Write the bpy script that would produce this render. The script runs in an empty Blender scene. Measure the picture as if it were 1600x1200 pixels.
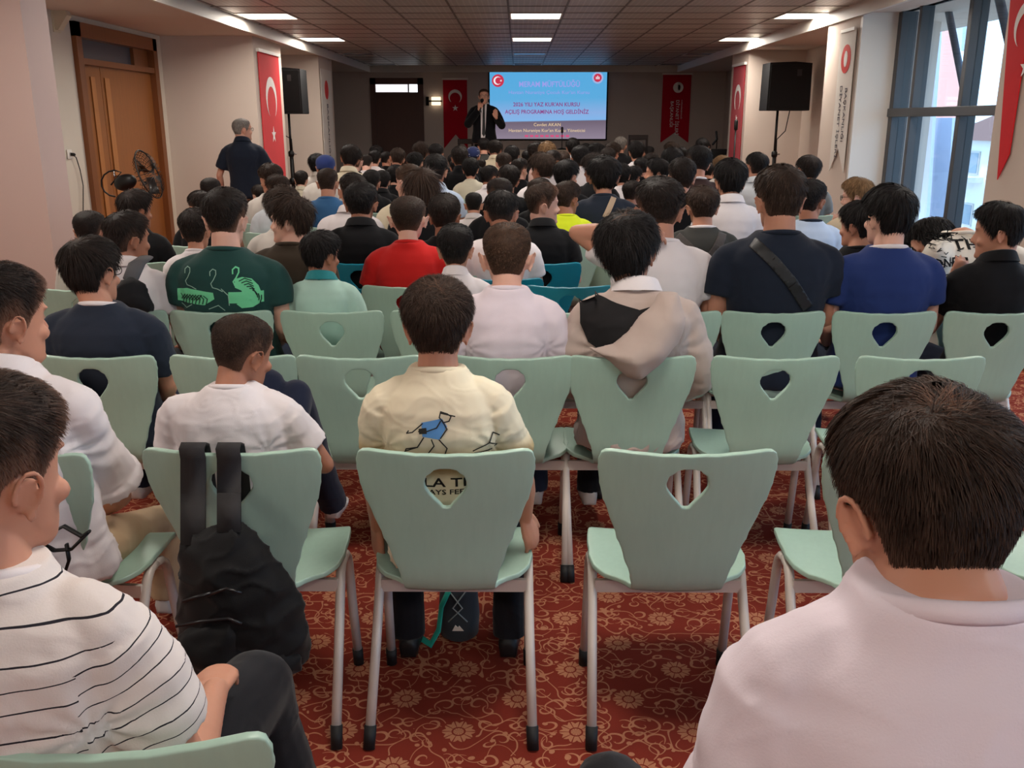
import bpy, bmesh, math, random
import numpy as np
from mathutils import Vector, Matrix, Euler, noise
from mathutils.bvhtree import BVHTree
from mathutils.geometry import delaunay_2d_cdt
random.seed(7); np.random.seed(7)
SC = bpy.context.scene
COL = SC.collection
R = math.radians
PI = math.pi

# ------------------------------------------------------------------ camera
F, CX, CY, H = 1450.0, 800.0, 600.0, 1.6
PITCH, YAW = R(15.8), R(0.38)
cam_d = bpy.data.cameras.new('camera'); cam = bpy.data.objects.new('camera', cam_d); COL.objects.link(cam)
cam.location = (0, 0, H); cam.rotation_euler = (R(90) - PITCH, 0, YAW)
cam_d.sensor_width = 36; cam_d.lens = 36 * F / 1600; cam_d.clip_start = 0.05; cam_d.clip_end = 500
SC.camera = cam
CR = Euler((R(90) - PITCH, 0, YAW)).to_matrix()
def ray(x, y): return CR @ Vector(((x - CX) / F, -(y - CY) / F, -1))
def at(x, y, Y):
    d = ray(x, y); t = Y / d.y; return Vector((d.x * t, Y, H + d.z * t))
def atX(x, y, X):
    d = ray(x, y); t = X / d.x; return Vector((X, d.y * t, H + d.z * t))
def atZ(x, y, Z):
    d = ray(x, y); t = (Z - H) / d.z; return Vector((d.x * t, d.y * t, Z))

SC.view_settings.view_transform = 'Standard'; SC.view_settings.look = 'None'
SC.view_settings.gamma = 1; SC.view_settings.use_curve_mapping = False
SC.view_settings.exposure = 0.42

# ------------------------------------------------------------------ sky
W = bpy.data.worlds.new('world'); SC.world = W; W.use_nodes = True
_n = W.node_tree; _bg = _n.nodes['Background']
_tc = _n.nodes.new('ShaderNodeTexCoord'); _sp = _n.nodes.new('ShaderNodeSeparateXYZ'); _cr = _n.nodes.new('ShaderNodeValToRGB')
_n.links.new(_tc.outputs['Generated'], _sp.inputs[0]); _n.links.new(_sp.outputs['Z'], _cr.inputs[0]); _n.links.new(_cr.outputs[0], _bg.inputs[0])
_cr.color_ramp.elements[0].position = 0.0; _cr.color_ramp.elements[0].color = (0.50, 0.74, 1.0, 1)
_cr.color_ramp.elements[1].position = 0.45; _cr.color_ramp.elements[1].color = (0.36, 0.60, 0.95, 1)
_bg.inputs[1].default_value = 3.0

# daylight: portals in the window openings let the sky in
def portal(x, y0, y1, z0, z1):
    l = bpy.data.lights.new('window_portal', 'AREA'); l.shape = 'RECTANGLE'; l.size = y1 - y0; l.size_y = z1 - z0
    l.cycles.is_portal = True
    o = bpy.data.objects.new('window_portal', l); COL.objects.link(o); o.location = (x, (y0 + y1) / 2, (z0 + z1) / 2)
    o.rotation_euler = (R(90), 0, R(90))
    o['kind'] = 'helper'
LAMP_W = 26.0          # watts of each ceiling lamp that is on
SUNL = bpy.data.lights.new('sun', 'SUN'); SUNL.energy = 3.0; SUNL.angle = R(3); SUNL.color = (1, .95, .87)
SUN = bpy.data.objects.new('sun', SUNL); COL.objects.link(SUN); SUN.rotation_euler = (R(38), 0, R(-152))

# ------------------------------------------------------------------ helpers
def c3(h):
    h = h.lstrip('#'); v = [int(h[i:i+2], 16) / 255 for i in (0, 2, 4)]
    return tuple((x / 12.92 if x <= .04045 else ((x + .055) / 1.055) ** 2.4) for x in v)

MATS = {}
class NT:
    def __init__(s, m): s.t = m.node_tree; s.b = s.t.nodes['Principled BSDF']
    def n(s, ty, **k):
        x = s.t.nodes.new(ty)
        for a, b in k.items(): setattr(x, a, b)
        return x
    def l(s, a, b): s.t.links.new(a, b)
    def m(s, op, a, b=None, c=None):
        x = s.t.nodes.new('ShaderNodeMath'); x.operation = op
        for i, v in enumerate((a, b, c)):
            if v is None: continue
            if isinstance(v, (int, float)): x.inputs[i].default_value = v
            else: s.l(v, x.inputs[i])
        return x.outputs[0]
    def mix(s, f, a, b):
        x = s.t.nodes.new('ShaderNodeMix'); x.data_type = 'RGBA'
        for i, v in ((0, f), (6, a), (7, b)):
            if isinstance(v, (int, float)): x.inputs[i].default_value = v
            elif isinstance(v, tuple): x.inputs[i].default_value = (*v[:3], 1)
            else: s.l(v, x.inputs[i])
        return x.outputs[2]
    def noise(s, scale, detail=2, vec=None, rough=.5):
        x = s.t.nodes.new('ShaderNodeTexNoise'); x.inputs['Scale'].default_value = scale; x.inputs['Detail'].default_value = detail
        x.inputs['Roughness'].default_value = rough
        if vec is not None: s.l(vec, x.inputs['Vector'])
        return x.outputs[0]
    def coord(s, which='Object', scale=None):
        x = s.t.nodes.new('ShaderNodeTexCoord').outputs[which]
        if scale:
            mp = s.t.nodes.new('ShaderNodeMapping'); mp.inputs['Scale'].default_value = scale; s.l(x, mp.inputs[0]); x = mp.outputs[0]
        return x
    def attr(s, name):
        x = s.t.nodes.new('ShaderNodeAttribute'); x.attribute_name = name; return x.outputs['Fac']
    def col(s, v): s.l(v, s.b.inputs['Base Color'])
    def bump(s, h, strength=.3, dist=.002):
        x = s.t.nodes.new('ShaderNodeBump'); x.inputs['Strength'].default_value = strength; x.inputs['Distance'].default_value = dist
        s.l(h, x.inputs['Height']); s.l(x.outputs[0], s.b.inputs['Normal'])

def mat(name, color, rough=.6, metal=0, spec=.4, var=.0, vscale=6, bump=None, emit=None, estr=1, sheen=0, vec=None):
    if name in MATS: return MATS[name]
    m = bpy.data.materials.new(name); m.use_nodes = True; MATS[name] = m
    b = m.node_tree.nodes['Principled BSDF']
    if isinstance(color, str): color = c3(color)
    b.inputs['Base Color'].default_value = (*color, 1); b.inputs['Roughness'].default_value = rough
    b.inputs['Metallic'].default_value = metal; b.inputs['Specular IOR Level'].default_value = spec
    m.diffuse_color = (*color, 1)
    k = NT(m)
    if var:
        f = k.noise(vscale, 3, k.coord('Object', vec))
        k.col(k.mix(f, tuple(x * (1 - var) for x in color), tuple(min(1, x * (1 + var)) for x in color)))
    if bump: k.bump(k.noise(bump[0], 3, k.coord('Object')), bump[1], bump[2] if len(bump) > 2 else .002)
    if emit is not None:
        e = c3(emit) if isinstance(emit, str) else emit
        b.inputs['Emission Color'].default_value = (*e, 1); b.inputs['Emission Strength'].default_value = estr
    if sheen: b.inputs['Sheen Weight'].default_value = sheen
    return m
def fabric(name, color, rough=.85):
    nm = 'fabric_' + name
    if nm in MATS: return MATS[nm]
    return mat(nm, color, rough, spec=.15, var=.06, vscale=9, bump=(420, .35, .0008), sheen=.1)

class MB:
    def __init__(s): s.v = []; s.f = []
    def add(s, vs, fs):
        o = len(s.v); s.v += [tuple(v) for v in vs]; s.f += [tuple(i + o for i in f) for f in fs]; return s
    def box(s, x0, x1, y0, y1, z0, z1, bev=0):
        if bev:
            bm = bmesh.new(); bmesh.ops.create_cube(bm, size=1)
            for v in bm.verts: v.co = Vector(((x0+x1)/2 + v.co.x*(x1-x0), (y0+y1)/2 + v.co.y*(y1-y0), (z0+z1)/2 + v.co.z*(z1-z0)))
            bmesh.ops.bevel(bm, geom=bm.edges[:], offset=bev, segments=2, affect='EDGES', profile=.5)
            bm.verts.ensure_lookup_table(); bm.faces.ensure_lookup_table()
            s.add([v.co for v in bm.verts], [[v.index for v in f.verts] for f in bm.faces]); bm.free(); return s
        vs = [(x, y, z) for z in (z0, z1) for y in (y0, y1) for x in (x0, x1)]
        return s.add(vs, [(0,2,3,1),(4,5,7,6),(0,1,5,4),(2,6,7,3),(0,4,6,2),(1,3,7,5)])
    def loft(s, rings, closed=True, cap=True):
        n = len(rings[0]); vs = [p for r in rings for p in r]; fs = []
        for i in range(len(rings) - 1):
            for j in range(n if closed else n - 1):
                a = i*n + j; b = i*n + (j+1) % n; fs.append((a, b, b+n, a+n))
        if cap: fs.append(tuple(reversed(range(n)))); fs.append(tuple(range((len(rings)-1)*n, len(rings)*n)))
        return s.add(vs, fs)
    def tube(s, pts, rad, seg=10, flat=None, cap=True, round_ends=False, up=None):
        pts = [Vector(p) for p in pts]
        if not hasattr(rad, '__len__'): rad = [rad] * len(pts)
        rad = list(rad)
        if round_ends:
            d0 = (pts[0] - pts[1]).normalized(); d1 = (pts[-1] - pts[-2]).normalized(); r0, r1 = rad[0], rad[-1]
            pts = [pts[0] + d0*r0*.95, pts[0] + d0*r0*.6] + pts + [pts[-1] + d1*r1*.6, pts[-1] + d1*r1*.95]
            rad = [r0*.3, r0*.78] + rad + [r1*.78, r1*.3]
        rings = []; nrm = None
        for i, p in enumerate(pts):
            if i == 0: t = pts[1] - p
            elif i == len(pts)-1: t = p - pts[i-1]
            else: t = (pts[i+1] - p).normalized() + (p - pts[i-1]).normalized()
            t.normalize()
            if nrm is None:
                a = Vector(up) if up else (Vector((0, 0, 1)) if abs(t.z) < .9 else Vector((1, 0, 0)))
                nrm = (a - t * a.dot(t)).normalized()
            else: nrm = (nrm - t * nrm.dot(t)).normalized()
            b = t.cross(nrm); fl = flat if flat else 1
            rings.append([p + nrm * (math.cos(2*PI*k/seg) * rad[i] * fl) + b * (math.sin(2*PI*k/seg) * rad[i]) for k in range(seg)])
        return s.loft(rings, cap=cap)
    def lathe(s, prof, seg=16, c=(0, 0, 0), cap=True):
        c = Vector(c)
        return s.loft([[c + Vector((r*math.cos(2*PI*k/seg), r*math.sin(2*PI*k/seg), z)) for k in range(seg)] for r, z in prof], cap=cap)
    def ell(s, c, r, seg=14, rings=9, M=None):
        c = Vector(c); vs = []
        for i in range(rings + 1):
            th = PI * i / rings
            for k in range(seg):
                p = Vector((r[0]*math.sin(th)*math.cos(2*PI*k/seg), r[1]*math.sin(th)*math.sin(2*PI*k/seg), -r[2]*math.cos(th)))
                if M: p = M @ p
                vs.append(c + p)
        fs = [(i*seg+k, i*seg+(k+1) % seg, (i+1)*seg+(k+1) % seg, (i+1)*seg+k) for i in range(rings) for k in range(seg)]
        return s.add(vs, fs)
    def prism(s, poly, plane, a, b):
        """poly 2D outline; plane 'xz','yz','xy'; extruded from a to b."""
        def P(u, v, w): return {'xz': (u, w, v), 'yz': (w, u, v), 'xy': (u, v, w)}[plane]
        n = len(poly)
        vs = [P(u, v, a) for u, v in poly] + [P(u, v, b) for u, v in poly]
        fs = [tuple(reversed(range(n))), tuple(range(n, 2*n))] + [(i, (i+1) % n, n+(i+1) % n, n+i) for i in range(n)]
        return s.add(vs, fs)
    def mesh(s, name='m'):
        me = bpy.data.meshes.new(name); me.from_pydata(s.v, [], s.f); me.validate(); me.update(); return me
    def obj(s, name, m=None, parent=None, smooth=True, loc=None, fix=True, auto=None):
        me = s.mesh(name)
        if fix:
            bm = bmesh.new(); bm.from_mesh(me)
            if smooth: bmesh.ops.remove_doubles(bm, verts=bm.verts[:], dist=1e-6)
            bmesh.ops.recalc_face_normals(bm, faces=bm.faces[:])
            if auto:
                for e in bm.edges:
                    if len(e.link_faces) == 2 and e.calc_face_angle(0) > auto: e.smooth = False
            bm.to_mesh(me); bm.free()
        return link(name, me, m, parent, smooth, loc)
def link(name, me, m=None, parent=None, smooth=True, loc=None):
    o = bpy.data.objects.new(name, me); COL.objects.link(o)
    if m and not len(me.materials): me.materials.append(m)
    if smooth: me.shade_smooth()
    if parent: o.parent = parent
    if loc is not None: o.location = loc
    return o
def empty(name, loc=(0, 0, 0), rz=0):
    o = bpy.data.objects.new(name, None); COL.objects.link(o); o.location = loc; o.rotation_euler = (0, 0, rz); o.empty_display_size = .1; return o
def tag(o, label, cat, group=None, kind=None):
    o['label'] = label; o['category'] = cat
    if group: o['group'] = group
    if kind: o['kind'] = kind
    return o
def struct(o): o['kind'] = 'structure'; return o
def copy_tree(o, parent=None):
    c = o.copy(); COL.objects.link(c); c.parent = parent
    for ch in o.children: copy_tree(ch, c)
    return c
def S_box(name, m, *a, parent=None, auto=.5):
    o = MB().box(*a).obj(name, m, parent, smooth=False)
    return struct(o) if parent is None else o
def text_mesh(txt, size, width=None, bold=False, align='CENTER'):
    cu = bpy.data.curves.new('t', 'FONT'); cu.body = txt; cu.size = size; cu.align_x = align; cu.align_y = 'CENTER'; cu.extrude = .0006
    if bold: cu.offset = size * .018
    cu.resolution_u = 2
    o = bpy.data.objects.new('t', cu); COL.objects.link(o)
    dg = bpy.context.evaluated_depsgraph_get(); me = bpy.data.meshes.new_from_object(o.evaluated_get(dg))
    bpy.data.objects.remove(o); bpy.data.curves.remove(cu)
    if width and len(me.vertices):
        xs = [v.co.x for v in me.vertices]; w = max(xs) - min(xs); k = width / w
        for v in me.vertices: v.co.x *= k
    return me
def text(name, txt, size, m, loc, rot, parent, width=None, bold=False):
    me = text_mesh(txt, size, width, bold); me.materials.clear(); me.materials.append(m)
    o = link(name, me, None, parent, False, loc); o.rotation_euler = rot; return o
def crescent(R0, n=28, arms=(40, 320)):
    """outline of a crescent opening to +x, centred at 0"""
    r2, d = R0*.8, R0*.25
    # intersection angles
    x = (R0*R0 - r2*r2 + d*d) / (2*d); a = math.acos(x/R0); b = math.acos((x-d)/r2)
    out = [(R0*math.cos(t), R0*math.sin(t)) for t in np.linspace(a, 2*PI-a, n)]
    inn = [(d + r2*math.cos(t), r2*math.sin(t)) for t in np.linspace(2*PI-b, b, n)]
    return out + inn[1:-1]
def star(R0, cx=0, cy=0, rot=0):
    return [(cx + (R0 if i % 2 == 0 else R0*.382)*math.cos(rot + i*PI/5), cy + (R0 if i % 2 == 0 else R0*.382)*math.sin(rot + i*PI/5)) for i in range(10)]
# ------------------------------------------------------------------ surface materials
WALLC = '#c9b6a8'
def wall_mat(name, col):
    return mat(name, col, .75, spec=.2, var=.03, vscale=2.0, bump=(160, .12, .001))
M_wall = wall_mat('wall_paint', '#cfc1b5'); M_wall2 = wall_mat('wall_paint_pale', '#d3cabb'); M_wallpink = wall_mat('wall_paint_rose', '#c9b0a8')
M_white = mat('white_paint', '#e4e0d8', .5); M_soffit = wall_mat('soffit_paint', '#d6c8bb')
M_wood = mat('door_wood', '#8a5428', .38, spec=.45, var=.22, vscale=3.0, vec=(14, 14, .7))
M_wooddk = mat('door_wood_frame', '#7c4a27', .4, spec=.45, var=.18, vscale=3.0, vec=(9, 9, .8))
M_dkwood = mat('dark_door', '#56372f', .5, var=.1, vscale=3, vec=(8, 8, .8))
M_black = mat('black_plastic', '#0b0b0c', .45); M_blackm = mat('black_matt', '#0d0d0f', .8, spec=.2)
M_chrome = mat('chrome', '#b8b8b8', .2, metal=1)
M_alu = mat('window_aluminium', '#4c4d4f', .4, metal=.25)
M_red = fabric('flag_red', '#d0121f'); M_flagw = fabric('flag_white', '#f0ecea')
M_redd = fabric('banner_crimson', '#b5102a')

def carpet():
    m = bpy.data.materials.new('patterned_carpet'); m.use_nodes = True; k = NT(m)
    co = k.n('ShaderNodeTexCoord').outputs['Object']
    wn = k.n('ShaderNodeTexNoise'); wn.inputs['Scale'].default_value = 9; wn.inputs['Detail'].default_value = 1; k.l(co, wn.inputs['Vector'])
    sub = k.n('ShaderNodeVectorMath', operation='SUBTRACT'); k.l(wn.outputs['Color'], sub.inputs[0]); sub.inputs[1].default_value = (.5, .5, .5)
    sc = k.n('ShaderNodeVectorMath', operation='SCALE'); k.l(sub.outputs[0], sc.inputs[0]); sc.inputs['Scale'].default_value = .035
    ad = k.n('ShaderNodeVectorMath', operation='ADD'); k.l(co, ad.inputs[0]); k.l(sc.outputs[0], ad.inputs[1])
    def cell(src, PX, PY, ox=0., oy=0.):
        sp = k.n('ShaderNodeSeparateXYZ'); k.l(src, sp.inputs[0])
        yy = k.m('ADD', sp.outputs[1], oy)
        row = k.m('FLOOR', k.m('DIVIDE', yy, PY)); par = k.m('FLOORED_MODULO', row, 2.0)
        xx = k.m('ADD', k.m('ADD', sp.outputs[0], ox), k.m('MULTIPLY', par, PX/2))
        u = k.m('MULTIPLY', k.m('SUBTRACT', k.m('FRACT', k.m('DIVIDE', xx, PX)), .5), PX)
        v = k.m('MULTIPLY', k.m('SUBTRACT', k.m('FRACT', k.m('DIVIDE', yy, PY)), .5), PY)
        return u, v
    def rad(u, v, a=0., b=0.):
        du = k.m('SUBTRACT', u, a); dv = k.m('SUBTRACT', v, b)
        return k.m('SQRT', k.m('ADD', k.m('MULTIPLY', du, du), k.m('MULTIPLY', dv, dv))), k.m('ARCTAN2', dv, du)
    u, v = cell(co, .32, .15)
    r, th = rad(u, v)
    pet = k.m('ADD', .036, k.m('MULTIPLY', k.m('ABSOLUTE', k.m('COSINE', k.m('MULTIPLY', th, 5.0))), .010))
    flower = k.m('LESS_THAN', r, pet)
    lines = k.m('GREATER_THAN', k.m('ABSOLUTE', k.m('SINE', k.m('MULTIPLY', th, 5.0))), .22)
    rr = k.m('GREATER_THAN', k.m('ABSOLUTE', k.m('SUBTRACT', r, .017)), .0025)
    flower = k.m('MULTIPLY', flower, k.m('MULTIPLY', lines, rr))
    notfl = k.m('GREATER_THAN', r, .052)
    # mirrored scrolls
    wu, wv = cell(ad.outputs[0], .32, .15)
    au = k.m('ABSOLUTE', wu); tot = None
    def scroll(a, b, r0, kk, t0, w, flip=1):
        r_, t_ = rad(au, k.m('MULTIPLY', wv, float(flip)), a, b)
        tt = k.m('FLOORED_MODULO', k.m('ADD', t_, t0), 2*PI)
        rad_t = k.m('ADD', r0, k.m('MULTIPLY', tt, kk))
        wid = k.m('MULTIPLY', w, k.m('SINE', k.m('MULTIPLY', tt, .47)))
        return k.m('LESS_THAN', k.m('ABSOLUTE', k.m('SUBTRACT', r_, rad_t)), wid)
    for a in ((.072, .034, .008, .0032, .3, .0036), (.112, -.030, .010, .0036, 2.6, .0040), (.142, .036, .006, .0030, 4.0, .0034),
              (.078, -.052, .006, .0022, 5.1, .003), (.150, -.010, .004, .0030, 1.2, .003)):
        s_ = scroll(*a); tot = s_ if tot is None else k.m('MAXIMUM', tot, s_)
    # leaf-shaped pieces
    lv = k.n('ShaderNodeTexVoronoi'); lv.inputs['Scale'].default_value = 21
    k.l(ad.outputs[0], lv.inputs['Vector'])
    cn = k.noise(8.5, 0, co); vine = k.m('LESS_THAN', k.m('ABSOLUTE', k.m('SUBTRACT', cn, .5)), .009)
    cn2 = k.noise(11.5, 0, ad.outputs[0]); vine2 = k.m('LESS_THAN', k.m('ABSOLUTE', k.m('SUBTRACT', cn2, .42)), .010)
    leaf = k.m('LESS_THAN', lv.outputs['Distance'], .17)
    tot = k.m('MAXIMUM', tot, k.m('MAXIMUM', k.m('MULTIPLY', vine, 1.0), k.m('MAXIMUM', vine2, leaf)))
    tot = k.m('MULTIPLY', tot, notfl); tot = k.m('MAXIMUM', tot, flower)
    fz = k.noise(260, 2, co); tot = k.m('MULTIPLY', tot, k.m('ADD', .55, k.m('MULTIPLY', fz, .7)))
    basec = k.mix(k.noise(2.0, 2, co), c3('#742a1f'), c3('#803226'))
    k.col(k.mix(tot, basec, c3('#b27a5c')))
    k.b.inputs['Roughness'].default_value = .95; k.b.inputs['Specular IOR Level'].default_value = .1
    k.bump(k.noise(500, 2, co), .5, .002); return m

# ------------------------------------------------------------------ room shell
YB, YF = 20.95, -3.6           # stage end wall, wall behind the camera
CH, SH = 2.72, 2.62            # tile ceiling and lower border
XL, XR = -4.45, 4.45
floor_o = MB().add([(-5, YF-.2, 0), (5, YF-.2, 0), (5, YB+.3, 0), (-5, YB+.3, 0), (-5, YF-.2, -.1), (5, YF-.2, -.1), (5, YB+.3, -.1), (-5, YB+.3, -.1)],
                   [(0,1,2,3),(7,6,5,4),(0,4,5,1),(1,5,6,2),(2,6,7,3),(3,7,4,0)]).obj('floor', carpet(), smooth=False)
struct(floor_o)
# slab above everything, border soffits
S_box('ceiling', mat('ceiling_void', '#3a3531', .9), -5, 5, YF-.2, YB+.3, CH+.04, CH+.14)
TX0, TX1, TY1 = -3.15, 3.36, 20.55
so = MB(); so.box(-5, TX0, YF, YB+.2, SH, CH+.04); so.box(TX1, 5, YF, YB+.2, SH, CH+.04); so.box(TX0, TX1, TY1, YB+.2, SH, CH+.04)
o = so.obj('trim_1', M_soffit, smooth=False); struct(o)
tr = MB(); w_ = .035
tr.box(TX0-.002, TX0+w_, YF, TY1, SH-.025, CH+.01); tr.box(TX1-w_, TX1+.002, YF, TY1, SH-.025, CH+.01); tr.box(TX0, TX1, TY1-w_, TY1+.002, SH-.025, CH+.01)
struct(tr.obj('trim_2', mat('trim_white', '#dcd6cc', .55), smooth=False))
# ceiling tiles
def tile_mat(name, col):
    m = bpy.data.materials.new(name); m.use_nodes = True; k = NT(m)
    sp = k.n('ShaderNodeSeparateXYZ'); k.l(k.coord('Object'), sp.inputs[0])
    wy = k.m('SINE', k.m('MULTIPLY', sp.outputs[1], 2*PI/.05)); wx = k.m('SINE', k.m('MULTIPLY', sp.outputs[0], 2*PI/.06))
    g = k.m('MULTIPLY', k.m('GREATER_THAN', wy, .2), k.m('GREATER_THAN', wx, -.75))
    k.col(k.mix(g, c3(col), tuple(x*.62 for x in c3(col))))
    k.b.inputs['Roughness'].default_value = .42; k.b.inputs['Metallic'].default_value = .15
    k.bump(g, .3, .002); return m
M_tile = [tile_mat('ceiling_tile_a', '#c9c3bc'), tile_mat('ceiling_tile_b', '#c2bcb5')]
T = .592
def tile_mesh(m, w=T, d=T):
    me = MB().box(-w/2+.006, w/2-.006, -d/2+.006, d/2-.006, 0, .02).mesh('ceiling_tile'); me.materials.append(m); return me
TM = [tile_mesh(m) for m in M_tile]
tiles = struct(empty('ceiling_tiles', (0, 0, 0)))
lights_on = {(0, 10), (5, 10), (10, 10), (0, 15), (5, 15), (10, 15)}
x_first = -3.05 + .3 - .02
ncol = 11; yrow = lambda j: 10.95 + (j - 10) * .6
LIGHTX = [0, 5, 10]
lamp_cells = {}
for j in range(-13, 27):
    for i in range(ncol):
        xx = x_first + i * T; yy = yrow(j)
        if yy + .3 > TY1: continue
        if i in LIGHTX and (j - 10) % 5 == 0: lamp_cells[(i, j)] = (xx, yy); continue
        if yy < 4.2: continue
        o = link('ceiling_tile', TM[(i + j) % 2], None, tiles, False, (xx, yy, CH))
n_ = MB(); n_.box(x_first-T/2, x_first+T*(ncol-.5), YF, 4.0, CH+.005, CH+.02); n_.obj('ceiling_panel', M_tile[0], tiles, smooth=False)
grid = MB()
for i in range(ncol + 1): x = x_first - T/2 + i*T; grid.box(x-.011, x+.011, YF, TY1, CH-.004, CH+.004)
for j in range(-24, 27):
    y = yrow(j) - .3
    if YF < y < TY1: grid.box(TX0, TX1, y-.009, y+.009, CH-.004, CH+.003)
grid.obj('grid_rail', mat('grid_rail', '#6e665f', .5, metal=.2), tiles, smooth=False)
# margin strips beside the tiles
ms = MB(); ms.box(TX0, x_first-T/2, YF, TY1, CH+.002, CH+.02); ms.box(x_first+T*(ncol-.5), TX1, YF, TY1, CH+.002, CH+.02); ms.obj('ceiling_margin', M_tile[0], tiles, smooth=False)
M_lampon = mat('lamp_diffuser_lit', '#ffffff', .5, emit=(1, .93, .80), estr=4.0)
M_lampoff = mat('lamp_diffuser_unlit', '#8c8c92', .25)
for n, ((i, j), (xx, yy)) in enumerate(sorted(lamp_cells.items())):
    on = yy < 16
    t = empty('ceiling_light', (xx, yy, CH))
    side = {0: 'left', 5: 'middle', 10: 'right'}[i]
    where = {10: 'nearest row in view', 15: 'second row from the camera', 20: 'row nearest the stage', 25: 'row right above the stage', 5: 'row just ahead overhead', 0: 'row straight overhead', -5: 'row behind the camera', -10: 'rearmost row'}[j]
    tag(t, f"{'lit' if on else 'unlit'} square recessed ceiling light on the {side} side, {where}", 'light', 'square ceiling lights')
    fr = MB()
    for a in ((-.29,.29,-.29,-.27),(-.29,.29,.27,.29),(-.29,-.27,-.27,.27),(.27,.29,-.27,.27)): fr.box(*a, -.008, .012)
    fr.obj('light_frame', M_white, t, smooth=False)
    MB().box(-.27, .27, -.27, .27, -.003, .01).obj('diffuser', M_lampon if on else M_lampoff, t, smooth=False)
    if on:
        l = bpy.data.lights.new('lamp', 'AREA'); l.size = .52; l.energy = LAMP_W * (1.0 if yy > 8 else .75); l.color = (1, .91, .82)
        lo = bpy.data.objects.new('lamp', l); COL.objects.link(lo); lo.parent = t; lo.location = (0, 0, -.02); lo['kind'] = 'helper'

# --- walls
PY0 = atX(262, 190, -4.45).y
def wallbox(name, *a, m=None): return S_box(name, m or M_wall, *a)
D0, D1 = atX(127, 190, -4.45).y, atX(250, 190, -4.45).y           # door opening on the left wall
DH = 2.56
b = MB(); b.box(XL-.2, XL, YF, D0, 0, 2.8); b.box(XL-.2, XL, D1, YB, 0, 2.8); b.box(XL-.2, XL, D0, D1, DH, 2.8); struct(b.obj('wall_left', M_wall2, smooth=False))
wallbox('wall_left_pillar', XL, -3.24, atX(56, 190, -3.24).y, atX(95, 190, -3.24).y, 0, 2.8, m=M_wallpink)
wallbox('wall_left_pier', XL, -3.30, PY0, PY0+1.4, 0, 2.8)
wallbox('wall_left_return', XL, -3.19, 15.6, 16.7, 0, 2.8)
wallbox('wall_back', -5, 5, YB, YB+.2, 0, 2.8, m=wall_mat('wall_paint_stage', '#c2b5ad'))
wallbox('wall_front', -5, 5, YF-.2, YF, 0, 2.8)
wallbox('wall_right_return', 3.42, XR, 14.6, 15.7, 0, 2.8)
wallbox('wall_right_pilaster', 4.27, XR, 13.4, 14.6, 0, 2.8)
wallbox('wall_right', XR, XR+.06, 10.75, YB, 0, 2.8)
WX = 3.72                      # window plane
wallbox('wall_right_pier', 3.36, 3.84, 9.75, 10.6, 0, 2.8)
wallbox('wall_right_bay', 3.36, XR+.06, 10.6, 10.75, 0, 2.8)
wallbox('wall_right_jamb', 3.36, WX+.02, 9.70, 9.76, 0, 2.8, m=M_white)
wallbox('wall_right_pillar', 3.38, XR, 5.75, 6.88, 0, 2.8, m=M_wall)
wallbox('wall_right_front', 3.38, XR, YF, -2.4, 0, 2.8)
wallbox('wall_right_middle', 3.38, XR, 1.2, 2.2, 0, 2.8)
for (a, bb) in ((6.88, 9.72), (2.2, 5.75), (-2.4, 1.2)): portal(WX+.25, a, bb, .1, 2.6)
# baseboards
for nm, a in (('baseboard_left', (XL, XL+.02, 6.2, 9.2, 0, .1)), ('baseboard_right', (3.36, 3.38, 5.75, 6.88, 0, .1)), ('baseboard_back', (XL, XR, YB-.02, YB, .36, .43))):
    S_box(nm, M_wooddk, *a)
# --- left double door
def door_leaf(parent, y0, y1, x, m, inset=True):
    lf = MB().box(x, x+.04, y0, y1, .01, 2.18).obj('door_leaf', m, parent, smooth=False)
    return lf
dr = struct(empty('door_1', (XL, (D0+D1)/2, 0)))
dy = (D0+D1)/2
f = MB(); hw = (D1-D0)/2
f.box(-.12, .05, -hw, -hw+.12, 0, DH); f.box(-.12, .05, hw-.12, hw, 0, DH); f.box(-.12, .05, -hw, hw, DH-.14, DH); f.box(-.1, .04, -hw+.12, hw-.12, 2.16, 2.22)
f.obj('door_frame', M_wooddk, dr, smooth=False)
l1 = door_leaf(dr, -hw+.12, -hw+.62, -.06, M_wood); l2 = door_leaf(dr, -hw+.63, hw-.12, -.06, M_wood)
MB().box(-.015, -.008, -hw+.36, -hw+.46, .05, 2.05).obj('inlay_strip', mat('door_wood_light', '#a76d3c', .4, var=.15, vscale=3, vec=(9, 9, .8)), l1, smooth=False)
MB().box(-.015, -.008, -hw+.70, -hw+.82, .05, 2.05).obj('inlay_strip', MATS['door_wood_light'], l2, smooth=False)
hd = MB(); hd.tube([(-.01, -hw+.68, 1.02), (.04, -hw+.68, 1.02), (.045, -hw+.80, 1.02)], .009); hd.box(-.02, -.01, -hw+.665, -hw+.695, .95, 1.09); hd.obj('door_handle', M_chrome, l2)
M_glassd = mat('transom_glass', '#4a4d58', .12, spec=.6)
MB().box(-.08, -.07, -hw+.12, hw-.12-.42, 2.22, DH-.14).obj('transom_pane', M_glassd, dr, smooth=False)
MB().box(-.08, -.03, hw-.54, hw-.12, 2.22, DH-.14).obj('transom_panel', M_wooddk, dr, smooth=False)
wallbox('wall_left_behind_door', XL-.35, XL-.2, D0-.1, D1+.1, 0, 2.8, m=M_blackm)
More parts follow.
